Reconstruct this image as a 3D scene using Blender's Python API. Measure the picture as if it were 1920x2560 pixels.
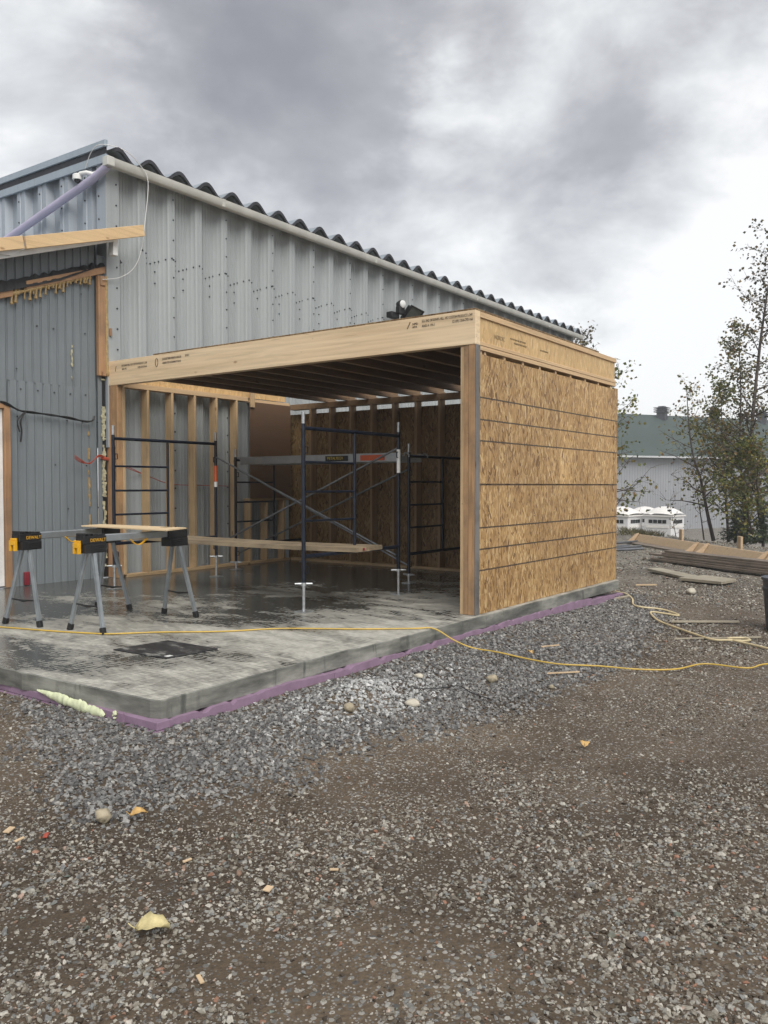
import bpy, bmesh, math, random
import numpy as np
from mathutils import Vector, Matrix, noise as mnoise
R = math.radians
HAZE = .0020
random.seed(7); rng = np.random.default_rng(7)
sc = bpy.context.scene
for o in list(bpy.data.objects): bpy.data.objects.remove(o)

# ------------------------------------------------------------------ camera
HEAD, PITCH = 35.77, 1.85
cam_d = bpy.data.cameras.new('camera'); cam = bpy.data.objects.new('camera', cam_d)
sc.collection.objects.link(cam)
cam.location = (0, 0, 1.5); cam.rotation_euler = (R(90-PITCH), 0, R(HEAD-90))
cam_d.sensor_fit = 'VERTICAL'; cam_d.sensor_height = 32; cam_d.sensor_width = 24
cam_d.lens = 2061/2560*32; cam_d.clip_start = .05; cam_d.clip_end = 3000
sc.camera = cam

# ------------------------------------------------------------------ sun, sky, exposure
SUN_AZ, SUN_EL = R(236), R(48)            # azimuth from +X towards +Y
SUN = Vector((math.cos(SUN_AZ)*math.cos(SUN_EL), math.sin(SUN_AZ)*math.cos(SUN_EL), math.sin(SUN_EL)))
sl = bpy.data.lights.new('sun', 'SUN'); sl.energy = 1.5; sl.angle = R(48); sl.color = (1, .96, .9)
so = bpy.data.objects.new('sun', sl); sc.collection.objects.link(so)
so.rotation_euler = (-SUN).to_track_quat('-Z', 'Y').to_euler(); so.location = (0, 0, 30)
sc.view_settings.view_transform = 'Standard'; sc.view_settings.look = 'None'
sc.view_settings.exposure = 1.1; sc.view_settings.gamma = 1; sc.view_settings.use_curve_mapping = False

cy = sc.cycles; cy.max_bounces = 6; cy.diffuse_bounces = 4; cy.glossy_bounces = 3; cy.transmission_bounces = 2; cy.transparent_max_bounces = 4; cy.use_adaptive_sampling = True; cy.adaptive_threshold = .025
class NT:
    """thin helper round a node tree"""
    def __init__(s, nt): s.t = nt
    def n(s, typ, ins=None, **pr):
        nd = s.t.nodes.new('ShaderNode'+typ)
        for k, v in pr.items(): setattr(nd, k, v)
        for k, v in (ins or {}).items():
            if hasattr(v, 'is_linked') or hasattr(v, 'links'): s.t.links.new(v, nd.inputs[k])
            else: nd.inputs[k].default_value = v
        return nd
    def math(s, op, a, b=None, c=None, clamp=False):
        ins = {0: a}
        if b is not None: ins[1] = b
        if c is not None: ins[2] = c
        return s.n('Math', ins, operation=op, use_clamp=clamp).outputs[0]
    def ramp(s, fac, stops, interp='LINEAR'):
        nd = s.n('ValToRGB', {0: fac}); cr = nd.color_ramp; cr.interpolation = interp
        while len(cr.elements) > 1: cr.elements.remove(cr.elements[-1])
        for i, (p, c) in enumerate(stops):
            e = cr.elements[0] if i == 0 else cr.elements.new(p)
            e.position = p; e.color = (*c, 1) if len(c) == 3 else c
        return nd.outputs[0]
    def mix(s, f, a, b, blend='MIX'):
        nd = s.t.nodes.new('ShaderNodeMix'); nd.data_type = 'RGBA'; nd.blend_type = blend
        for i, v in ((0, f), (6, a), (7, b)):
            if hasattr(v, 'links'): s.t.links.new(v, nd.inputs[i])
            else: nd.inputs[i].default_value = v if i == 0 or len(v) == 4 else (*v, 1)
        return nd.outputs[2]
    def link(s, a, b): s.t.links.new(a, b)

def pxray(x, y):
    h, p = R(HEAD), R(PITCH)
    f0 = Vector((math.cos(h), math.sin(h), 0)); rt = Vector((math.sin(h), -math.cos(h), 0)); u0 = Vector((0, 0, 1))
    return (f0*math.cos(p)-u0*math.sin(p)) + rt*((x-960)/2061) - (u0*math.cos(p)+f0*math.sin(p))*((y-1280)/2061)

w = bpy.data.worlds.new('World'); sc.world = w; w.use_nodes = True
g = NT(w.node_tree); w.node_tree.nodes.clear()
sky = g.n('TexSky', sky_type='NISHITA', sun_disc=False, sun_elevation=SUN_EL, sun_rotation=R(90)-SUN_AZ)
tc = g.n('TexCoord'); dirv = tc.outputs['Generated']
sep = g.n('SeparateXYZ', {0: dirv}); zc = g.math('MAXIMUM', sep.outputs[2], 0.0)
den = g.math('ADD', zc, .16)
px_ = g.math('DIVIDE', sep.outputs[0], den); py_ = g.math('DIVIDE', sep.outputs[1], den)
pl = g.n('CombineXYZ', {0: px_, 1: py_, 2: 0.0}).outputs[0]
dsc = g.n('VectorMath', {0: dirv, 1: (1.0, 1.0, 1.7)}, operation='MULTIPLY').outputs[0]
n1 = g.n('TexNoise', {'Vector': dsc, 'Scale': 4.6, 'Detail': 10.0, 'Roughness': .56, 'Distortion': .2}).outputs[0]
n2 = g.n('TexNoise', {'Vector': pl, 'Scale': .5, 'Detail': 4.0, 'Roughness': .5}).outputs[0]
val = g.math('ADD', g.math('MULTIPLY', n1, 1.05), g.math('MULTIPLY_ADD', n2, .45, -.19))
# thinner and thicker places of the cloud cover, as directions in the sky
spots = [((60, 150), 60, .20), ((330, 190), 260, .26), ((20, 330), 120, .08), ((1225, 245), 420, .18), ((1130, 245), 600, .14), ((1390, 140), 900, .10),
         ((1800, 180), 130, .13), ((1880, 350), 110, .11), ((940, 590), 110, .10), ((1250, 560), 60, .05),
         ((720, 130), 60, -.13), ((1020, 300), 90, -.12), ((240, 240), 300, -.12), ((1500, 40), 90, -.09), ((1900, 30), 160, -.10), ((600, 20), 40, -.08),
         ((560, 320), 60, -.10), ((1480, 690), 300, -.07), ((1700, 600), 200, -.04), ((1380, 250), 250, -.07), ((1000, 420), 90, -.08), ((1590, 960), 70, .18), ((1700, 950), 60, .18), ((1830, 970), 60, .20), ((1400, 780), 16, .07)]
wv = g.n('TexNoise', {'Vector': dsc, 'Scale': 5.0, 'Detail': 6.0, 'Roughness': .6}).outputs['Color']
wv = g.n('VectorMath', {0: wv, 1: (.5, .5, .5)}, operation='SUBTRACT').outputs[0]
dirw_ = g.n('VectorMath', {0: dirv, 1: g.n('VectorMath', {0: wv, 'Scale': .30}, operation='SCALE').outputs[0]}, operation='ADD').outputs[0]
dirw_ = g.n('VectorMath', {0: dirw_}, operation='NORMALIZE').outputs[0]
for (sx, sy), k, a in spots:
    d = pxray(sx, sy).normalized()
    dt = g.n('VectorMath', {0: dirw_, 1: d}, operation='DOT_PRODUCT').outputs['Value']
    e = g.math('EXPONENT', g.math('MULTIPLY', g.math('SUBTRACT', dt, 1.0), float(k)))
    val = g.math('MULTIPLY_ADD', e, a, val)
# brighter low in the sky and round the hidden sun
hz = g.math('POWER', g.math('SUBTRACT', 1.0, zc), 6.0)
val = g.math('MULTIPLY_ADD', hz, .16, val)
ds = g.n('VectorMath', {0: dirv, 1: SUN}, operation='DOT_PRODUCT').outputs['Value']
glow = g.math('EXPONENT', g.math('MULTIPLY', g.math('SUBTRACT', ds, 1.0), 5.0))
val = g.math('MULTIPLY_ADD', glow, .08, val)
cl = g.ramp(val, [(.16, (.34, .34, .37)), (.34, (.42, .42, .445)), (.48, (.51, .51, .535)), (.60, (.66, .665, .685)), (.72, (.84, .855, .865)), (.86, (1.1, 1.1, 1.1))])
cl = g.n('VectorMath', {0: cl, 'Scale': 4.5}, operation='SCALE').outputs[0]
col = g.mix(.93, sky.outputs[0], cl)
bg = g.n('Background', {'Color': col, 'Strength': .1})
w.cycles.sampling_method = 'MANUAL'; w.cycles.sample_map_resolution = 512
out = g.n('OutputWorld'); g.link(bg.outputs[0], out.inputs[0])

# ------------------------------------------------------------------ materials
def new_mat(name):
    m = bpy.data.materials.new(name); m.use_nodes = True
    g = NT(m.node_tree); b = m.node_tree.nodes['Principled BSDF']
    return m, g, b
def coords(g, rand=True):
    c = g.n('TexCoord').outputs['Object']
    if rand:
        r = g.n('ObjectInfo').outputs['Random']
        r = g.n('VectorMath', {0: (7.3, 3.1, 5.7), 'Scale': r}, operation='SCALE').outputs[0]
        c = g.n('VectorMath', {0: c, 1: r}, operation='ADD').outputs[0]
    return c
def mapping(g, c, scale=(1, 1, 1), rot=(0, 0, 0), loc=(0, 0, 0)):
    return g.n('Mapping', {'Vector': c, 'Scale': scale, 'Rotation': rot, 'Location': loc}).outputs[0]
def bump(g, b, h, st=.3, dist=.01):
    bn = g.n('Bump', {'Height': h, 'Strength': st, 'Distance': dist}); g.link(bn.outputs[0], b.inputs['Normal'])
def scl(c, k): return tuple(min(1, v*k) for v in c)

def flat_mat(name, c, rough=.6, metal=0.0, var=.25, scale=8.0, bmp=.15, mul=(1, 1, 1)):
    m, g, b = new_mat(name); co = coords(g)
    n = g.n('TexNoise', {'Vector': mapping(g, co, mul), 'Scale': scale, 'Detail': 6.0, 'Roughness': .6}).outputs[0]
    g.link(g.ramp(n, [(.3, scl(c, 1-var)), (.7, scl(c, 1+var))]), b.inputs['Base Color'])
    g.link(g.math('MULTIPLY_ADD', n, .25, rough-.12), b.inputs['Roughness'])
    b.inputs['Metallic'].default_value = metal
    if bmp: bump(g, b, n, bmp, .004)
    return m
def wood_mat(name, c, axis, knots=True, dirt=0.0, contrast=.22):
    m, g, b = new_mat(name); co = coords(g)
    s = [22.0, 22.0, 22.0]; s['xyz'.index(axis)] = 1.1
    v = mapping(g, co, s)
    n = g.n('TexNoise', {'Vector': v, 'Scale': 1.0, 'Detail': 5.0, 'Roughness': .55, 'Distortion': .9}).outputs[0]
    s2 = [1.5]*3; s2['xyz'.index(axis)] = .9
    n2 = g.n('TexNoise', {'Vector': mapping(g, co, s2), 'Scale': 1.3, 'Detail': 3.0}).outputs[0]
    col = g.ramp(n, [(.28, scl(c, 1-contrast*1.4)), (.5, c), (.75, scl(c, 1+contrast*.5))])
    col = g.mix(g.math('MULTIPLY_ADD', n2, .5, -.05, clamp=True), col, (c[0]*.86, c[1]*.72, c[2]*.58))
    if knots:
        s3 = [5.0]*3; s3['xyz'.index(axis)] = 2.4
        vo = g.n('TexVoronoi', {'Vector': mapping(g, co, s3), 'Scale': 1.0}).outputs['Distance']
        col = g.mix(g.ramp(vo, [(.045, (.8,)*3), (.10, (0, 0, 0))]), col, (c[0]*.42, c[1]*.30, c[2]*.2))
        vo = g.n('TexVoronoi', {'Vector': co, 'Scale': 7.0}).outputs['Distance']
        col = g.mix(g.ramp(vo, [(.03, (.7,)*3), (.05, (0, 0, 0))]), col, (c[0]*.3, c[1]*.25, c[2]*.2))
    if name == 'glulam':
        ck = g.n('TexNoise', {'Vector': mapping(g, co, (30, .9, 34)), 'Scale': 1.0, 'Detail': 3.0, 'Roughness': .5}).outputs[0]
        col = g.mix(g.ramp(ck, [(.715, (0, 0, 0)), (.735, (.75,)*3)]), col, (.30, .19, .11))
        lam = g.n('TexNoise', {'Vector': mapping(g, co, (1, .35, 26)), 'Scale': 1.0, 'Detail': 1.0}).outputs[0]
        col = g.mix(1.0, col, g.ramp(lam, [(.35, (.90, .87, .83)), (.65, (1.04, 1.04, 1.04))]), 'MULTIPLY')
    if dirt:
        d = g.n('TexNoise', {'Vector': co, 'Scale': 2.2, 'Detail': 7.0, 'Roughness': .65}).outputs[0]
        col = g.mix(g.ramp(d, [(.42, (0, 0, 0)), (.68, (dirt,)*3)]), col, (.06, .05, .042))
    g.link(col, b.inputs['Base Color']); b.inputs['Roughness'].default_value = .68
    bump(g, b, n, .2, .003)
    return m
def osb_mat(name, axes, bright=1.0, lines=None, fine=1.0, soft=0.0):
    """strand board; axes = the two object axes of the sheet's face (second = strand direction)"""
    m, g, b = new_mat(name); co = coords(g, rand=False)
    sp = g.n('SeparateXYZ', {0: co}); A = sp.outputs['XYZ'.index(axes[0])]; B = sp.outputs['XYZ'.index(axes[1])]
    uv = g.n('CombineXYZ', {0: A, 1: B, 2: 0.0}).outputs[0]
    wob = g.n('TexNoise', {'Vector': uv, 'Scale': 6.0, 'Detail': 2.0}).outputs['Color']
    uvw = g.n('VectorMath', {0: uv, 1: g.n('VectorMath', {0: wob, 'Scale': .03}, operation='SCALE').outputs[0]}, operation='ADD').outputs[0]
    T = [(.0, (.18, .09, .03)), (.12, (.32, .19, .072)), (.32, (.44, .275, .11)), (.62, (.53, .345, .148)), (.85, (.62, .425, .20)), (1, (.76, .58, .32))]
    T = [(p, scl(c, bright)) for p, c in T]
    col = None; hts = None
    for i, (ang, su, sv, th) in enumerate([(4, 28, 6.0, 0), (-13, 33, 7.0, .42), (12, 38, 8.5, .5), (-5, 38, 6.5, .52), (26, 52, 13.0, .6), (-32, 52, 14.0, .68), (8, 62, 16.0, .76)]):
        r1 = mapping(g, uvw, (1, 1, 1), (0, 0, R(ang)), (i*3.7, i*1.9, 0))
        v = mapping(g, r1, (su*fine, sv*fine, 1))
        vo = g.n('TexVoronoi', {'Vector': v, 'Scale': 1.0, 'Randomness': 1.0}, voronoi_dimensions='2D')
        cs = g.n('SeparateColor', {0: vo.outputs['Color']})
        gr = g.n('TexNoise', {'Vector': mapping(g, r1, (150, 9, 1)), 'Scale': 1.0, 'Detail': 2.0}, noise_dimensions='2D').outputs[0]
        tone = g.math('ADD', cs.outputs[0], g.math('MULTIPLY_ADD', gr, .24, -.12))
        ci = g.ramp(tone, T)
        if col is None: col, hts = ci, cs.outputs[2]
        else:
            f = g.math('GREATER_THAN', cs.outputs[1], th)
            col = g.mix(f, col, ci); hts = g.mix(f, hts, cs.outputs[2])
    big = g.n('TexNoise', {'Vector': uv, 'Scale': 1.1, 'Detail': 4.0}).outputs[0]
    col = g.mix(1.0, col, g.ramp(big, [(.3, (.74, .70, .66)), (.7, (1.05, 1.05, 1.05))]), 'MULTIPLY')
    rt_ = g.n('ObjectInfo').outputs['Random']; col = g.mix(1.0, col, g.ramp(rt_, [(0, (.90, .87, .84)), (1, (1.06, 1.03, 1.0))]), 'MULTIPLY')
    if soft: col = g.mix(soft, col, scl((.50, .35, .17), bright))
    if lines:                                   # printed nailing lines, slightly broken
        jit = g.n('TexNoise', {'Vector': mapping(g, uv, (55, 55, 1)), 'Scale': 1.0, 'Detail': 3.0}).outputs[0]
        for coord, pos, wd, op in [(B, p, q, o) for p, q, o in lines[0]] + [(A, p, q, o) for p, q, o in lines[1]]:
            d = g.math('ABSOLUTE', g.math('SUBTRACT', coord, pos))
            d = g.math('ADD', d, g.math('MULTIPLY_ADD', jit, wd*1.6, -wd*.8))
            f = g.math('MULTIPLY', g.math('LESS_THAN', d, wd), op)
            col = g.mix(f, col, (.035, .026, .02))
    g.link(col, b.inputs['Base Color']); b.inputs['Roughness'].default_value = .55
    bump(g, b, hts, .35, .002)
    return m
def steel_mat(name, c, rough=.45, metal=.35, streak=.18, stain=None):
    m, g, b = new_mat(name); co = coords(g, rand=True)
    n = g.n('TexNoise', {'Vector': mapping(g, co, (14, 14, .5)), 'Scale': 1.0, 'Detail': 5.0, 'Roughness': .6}).outputs[0]
    n2 = g.n('TexNoise', {'Vector': co, 'Scale': 1.4, 'Detail': 6.0, 'Roughness': .65}).outputs[0]
    k = g.math('ADD', g.math('MULTIPLY', n, .6), g.math('MULTIPLY', n2, .5))
    col = g.ramp(k, [(.34, scl(c, 1-streak)), (.56, c), (.74, scl(c, 1+streak))])
    col = g.mix(1.0, col, g.ramp(g.n('ObjectInfo').outputs['Random'], [(0, (.93,)*3), (1, (1.04,)*3)]), 'MULTIPLY')
    run = g.n('TexNoise', {'Vector': mapping(g, co, (30, 30, .35)), 'Scale': 1.0, 'Detail': 4.0, 'Roughness': .6}).outputs[0]
    col = g.mix(g.ramp(run, [(.60, (0, 0, 0)), (.72, (.30,)*3)]), col, scl(c, .62))
    if stain:
        s = g.n('TexNoise', {'Vector': mapping(g, co, (9, 9, 2.2)), 'Scale': .8, 'Detail': 6.0, 'Roughness': .7}).outputs[0]
        col = g.mix(g.ramp(s, [(.70, (0, 0, 0)), (.75, (.6,)*3)]), col, stain)
    g.link(col, b.inputs['Base Color']); b.inputs['Metallic'].default_value = metal
    g.link(g.math('MULTIPLY_ADD', n2, .4, rough-.2), b.inputs['Roughness'])
    bump(g, b, n2, .3, .012)
    return m

M = {}
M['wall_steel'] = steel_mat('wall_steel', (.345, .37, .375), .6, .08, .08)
M['end_steel'] = steel_mat('end_steel', (.36, .40, .44), .5, .2, .08)
M['trim_steel'] = steel_mat('trim_steel', (.36, .42, .47), .45, .35, .10)
M['roof_steel'] = steel_mat('roof_steel', (.36, .41, .45), .4, .5, .15)
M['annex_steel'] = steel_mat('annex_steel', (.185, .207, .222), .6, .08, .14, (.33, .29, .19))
M['closure'] = flat_mat('closure', (.035, .037, .045), .8, 0, .4, 14)
M['gutter'] = flat_mat('gutter', (.52, .52, .48), .5, 0, .12, 3, .05)
M['pvc'] = flat_mat('pvc', (.42, .39, .52), .4, 0, .08, 5, .02)
M['white_paint'] = flat_mat('white_paint', (.72, .72, .70), .5, 0, .12, 6, .05)
M['white_plastic'] = flat_mat('white_plastic', (.75, .75, .73), .35, 0, .06, 4, 0)
M['bolt'] = flat_mat('bolt', (.05, .055, .06), .4, .7, .2, 20, 0)
M['tar'] = flat_mat('tar', (.012, .012, .013), .5, 0, .4, 30, .5)
M['foam_yellow'] = flat_mat('foam_yellow', (.36, .25, .11), .75, 0, .35, 25, .6)
M['foam_pale'] = flat_mat('foam_pale', (.40, .375, .25), .8, 0, .3, 30, .6)
M['foam_green'] = flat_mat('foam_green', (.60, .64, .42), .7, 0, .15, 25, .5)
M['pink'] = flat_mat('pink', (.255, .17, .245), .7, 0, .16, 9, .2)
M['pink_dark'] = flat_mat('pink_dark', (.22, .14, .21), .7, 0, .16, 9, .2)
for ax in 'xyz':
    M['pine_'+ax] = wood_mat('pine_'+ax, (.60, .43, .25), ax)
    M['stud_'+ax] = wood_mat('stud_'+ax, (.54, .39, .225), ax, dirt=.25)
M['glulam'] = wood_mat('glulam', (.78, .63, .43), 'y', contrast=.16)
M['fascia_board'] = wood_mat('fascia_board', (.66, .48, .27), 'x', contrast=.18)
M['post'] = wood_mat('post', (.43, .265, .135), 'z', dirt=.55, contrast=.32)
M['old_wood'] = wood_mat('old_wood', (.40, .235, .125), 'z', dirt=.45)
M['old_wood_x'] = wood_mat('old_wood_x', (.40, .235, .125), 'x', dirt=.45)
M['grey_wood'] = wood_mat('grey_wood', (.19, .188, .185), 'z', knots=True, dirt=.8)
M['plank'] = wood_mat('plank', (.31, .25, .165), 'y', dirt=.6, contrast=.4)
M['weathered'] = wood_mat('weathered', (.215, .18, .148), 'y', knots=False, dirt=.5)
M['form_wood'] = wood_mat('form_wood', (.50, .375, .245), 'y', contrast=.15)
M['ply'] = wood_mat('ply', (.66, .52, .33), 'y', contrast=.12)
M['chip'] = wood_mat('chip', (.56, .43, .28), 'x', knots=False)
M['pale_board'] = wood_mat('pale_board', (.36, .33, .26), 'y', dirt=.3)
M['osb_plain_x'] = osb_mat('osb_plain_x', 'XZ', .95)
M['osb_back_shaded'] = osb_mat('osb_back_shaded', 'YZ', .46)  # back wall strand board, darkened to carry the interior shade
M['joist'] = wood_mat('joist', (.27, .18, .105), 'x', dirt=.2)  # brown joist wood, darkened further for the shade under the deck
M['back_stud_shaded'] = wood_mat('back_stud_shaded', (.36, .25, .145), 'z', dirt=.3)  # shaded copy of the stud wood for the dim back wall
M['osb_deck_shaded'] = osb_mat('osb_deck_shaded', 'YX', .45)  # deck board with the ceiling shade put into its colour
M['osb_web'] = osb_mat('osb_web', 'XZ', 1.15, fine=.7, soft=.62)
M['brown_panel_shaded'] = wood_mat('brown_panel_shaded', (.135, .078, .043), 'x', knots=False, dirt=.2, contrast=.1)  # reddish brown sheet, its colour lowered further for the shaded corner
hl = [(z-.28, .0075, .9) for z in (.695, .895, 1.099, 1.919, 2.119, 2.326)] + [(1.508-.28, .009, .9)]
vl = [(x-6.72, .0032, .7) for x in (6.99, 7.19, 7.394, 8.22, 9.036, 9.459, 9.87)]
M['osb_wall'] = osb_mat('osb_wall', 'XZ', .93, (hl, vl))
M['scaffold_blue'] = flat_mat('scaffold_blue', (.009, .013, .024), .35, .1, .5, 20, .1)
M['zinc'] = flat_mat('zinc', (.50, .52, .53), .38, .8, .25, 25, .1)
M['brace_steel'] = flat_mat('brace_steel', (.20, .21, .22), .4, .8, .3, 12, .1)
M['aluminium'] = flat_mat('aluminium', (.42, .43, .44), .42, .75, .15, 6, .05)
M['horse_steel'] = flat_mat('horse_steel', (.36, .39, .41), .42, .7, .15, 10, .05)
M['black_plastic'] = flat_mat('black_plastic', (.012, .012, .013), .5, 0, .3, 20, .1)
M['yellow_plastic'] = flat_mat('yellow_plastic', (.72, .38, .015), .45, 0, .1, 10, .05)
M['orange_label'] = flat_mat('orange_label', (.62, .11, .03), .5, 0, .1, 10, 0)
M['yellow_ink'] = flat_mat('yellow_ink', (.70, .50, .03), .5, 0, .05, 10, 0)
M['ink'] = flat_mat('ink', (.03, .026, .022), .8, 0, .3, 90, 0)
M['faint_ink'] = flat_mat('faint_ink', (.20, .15, .085), .8, 0, .3, 90, 0)
M['cord_yellow'] = flat_mat('cord_yellow', (.52, .35, .06), .45, 0, .2, 6, 0)
M['hose_cream'] = flat_mat('hose_cream', (.58, .49, .30), .55, 0, .15, 6, 0)
M['white_cable'] = flat_mat('white_cable', (.66, .66, .64), .5, 0, .05, 6, 0)
M['black_cable'] = flat_mat('black_cable', (.012, .012, .013), .5, 0, .2, 6, 0)
M['red_wire'] = flat_mat('red_wire', (.33, .06, .035), .5, 0, .3, 9, 0)
M['red_tape'] = flat_mat('red_tape', (.20, .02, .03), .5, 0, .2, 9, 0)
M['bin_grey'] = flat_mat('bin_grey', (.055, .065, .085), .5, 0, .15, 5, .05)
M['stone_tan'] = flat_mat('stone_tan', (.36, .31, .22), .8, 0, .3, 9, .5)
M['stone_pale'] = flat_mat('stone_pale', (.50, .46, .38), .85, 0, .25, 12, .6)
M['pipe_grey'] = flat_mat('pipe_grey', (.17, .18, .20), .4, .6, .2, 9, 0)
M['far_wall'] = flat_mat('far_wall', (.30, .31, .33), .6, .1, .06, .3, 0)
M['far_roof'] = flat_mat('far_roof', (.04, .062, .056), .7, 0, .15, .4, 0)
M['far_trim'] = flat_mat('far_trim', (.5, .51, .52), .6, 0, .1, 1, 0)
M['vent_dark'] = flat_mat('vent_dark', (.05, .055, .065), .6, .2, .2, 5, 0)
M['booth'] = flat_mat('booth', (.68, .68, .68), .5, 0, .06, 2, 0)
M['booth_roof'] = flat_mat('booth_roof', (.74, .72, .69), .5, 0, .06, 2, 0)
M['dark_glass'] = flat_mat('dark_glass', (.02, .022, .025), .15, 0, .2, 5, 0)
M['lens'] = flat_mat('lens', (.10, .11, .10), .15, 0, .2, 30, 0)

def slab_mat():
    m, g, b = new_mat('wet_concrete'); co = coords(g, False)
    big = g.n('TexNoise', {'Vector': mapping(g, co, (.8, .55, 1), (0, 0, R(20)), (3.1, 1.2, 0)), 'Scale': 1.0, 'Detail': 7.0, 'Roughness': .62, 'Distortion': .5}).outputs[0]
    med = g.n('TexNoise', {'Vector': mapping(g, co, (5, 2.2, 1), (0, 0, R(-35))), 'Scale': 1.0, 'Detail': 8.0, 'Roughness': .72, 'Distortion': .6}).outputs[0]
    fin = g.n('TexNoise', {'Vector': mapping(g, co, (60, 16, 1), (0, 0, R(-30))), 'Scale': 1.0, 'Detail': 5.0, 'Roughness': .7}).outputs[0]
    sp = g.n('SeparateXYZ', {0: co})
    # the rain has dried off towards the open outer edge (small Y), so wetness falls that way
    edge = g.math('MULTIPLY_ADD', sp.outputs[1], -.062, .175)
    k = g.math('ADD', g.math('ADD', g.math('MULTIPLY', big, .75), g.math('MULTIPLY', med, .45)), g.math('ADD', g.math('MULTIPLY', fin, .22), edge))
    arc = g.n('TexWave', {'Vector': mapping(g, co, (1, 1, 1), (0, 0, 0), (-6.0, -1.0, 0)), 'Scale': 5.5, 'Distortion': 7.0, 'Detail': 4.0, 'Detail Scale': 1.3}, wave_type='RINGS').outputs['Fac']
    k = g.math('MULTIPLY_ADD', arc, .05, g.math('ADD', k, -.025))
    k = g.math('MULTIPLY_ADD', g.math('GREATER_THAN', sp.outputs[0], 7.1), -.04, k)  # darker past the beam: wet concrete plus some interior shade in the colour
    dry = g.ramp(k, [(.485, (0, 0, 0)), (.515, (.42,)*3), (.545, (.55,)*3), (.66, (1, 1, 1))])
    tone = g.ramp(g.math('ADD', g.math('MULTIPLY', med, .5), g.math('MULTIPLY', fin, .5)), [(.35, (.25, .243, .215)), (.65, (.54, .525, .465))])
    wet = g.ramp(big, [(.3, (.045, .047, .044)), (.7, (.085, .086, .078))])
    g.link(g.mix(dry, wet, tone), b.inputs['Base Color'])
    g.link(g.math('MULTIPLY_ADD', dry, .48, .2), b.inputs['Roughness'])
    b.inputs['Specular IOR Level'].default_value = .45
    h = g.math('ADD', g.math('MULTIPLY', fin, g.math('MULTIPLY_ADD', dry, .8, .12)), g.math('MULTIPLY', med, .3))
    bump(g, b, h, .25, .004)
    return m
M['wet_concrete'] = slab_mat()
def edge_mat():
    m, g, b = new_mat('formed_concrete'); co = coords(g, False)
    n = g.n('TexNoise', {'Vector': mapping(g, co, (1.6, 1.6, 7)), 'Scale': 1.0, 'Detail': 8.0, 'Roughness': .65}).outputs[0]
    d = g.n('TexNoise', {'Vector': mapping(g, co, (9, 9, 1.5)), 'Scale': 1.0, 'Detail': 6.0, 'Roughness': .65}).outputs[0]
    col = g.ramp(n, [(.36, (.07, .072, .064)), (.50, (.17, .172, .152)), (.66, (.32, .32, .285))])
    col = g.mix(g.ramp(d, [(.58, (0, 0, 0)), (.66, (.75,)*3)]), col, (.05, .055, .05))
    g.link(col, b.inputs['Base Color']); b.inputs['Roughness'].default_value = .6
    p = g.n('TexVoronoi', {'Vector': co, 'Scale': 45.0}).outputs['Distance']
    bump(g, b, g.math('ADD', n, g.ramp(p, [(.1, (0, 0, 0)), (.2, (.3,)*3)])), .4, .006)
    return m
M['formed_concrete'] = edge_mat()
def hatch_mat():
    m, g, b = new_mat('hatch'); co = coords(g, False)
    n = g.n('TexNoise', {'Vector': mapping(g, co, (14, 5, 1), (0, 0, R(-35))), 'Scale': 1.0, 'Detail': 8.0, 'Roughness': .75}).outputs[0]
    g.link(g.ramp(n, [(.45, (.016, .016, .018)), (.56, (.035, .035, .037)), (.66, (.24, .24, .22))]), b.inputs['Base Color'])
    b.inputs['Roughness'].default_value = .45; bump(g, b, n, .3, .004); return m
M['hatch'] = hatch_mat()
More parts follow.
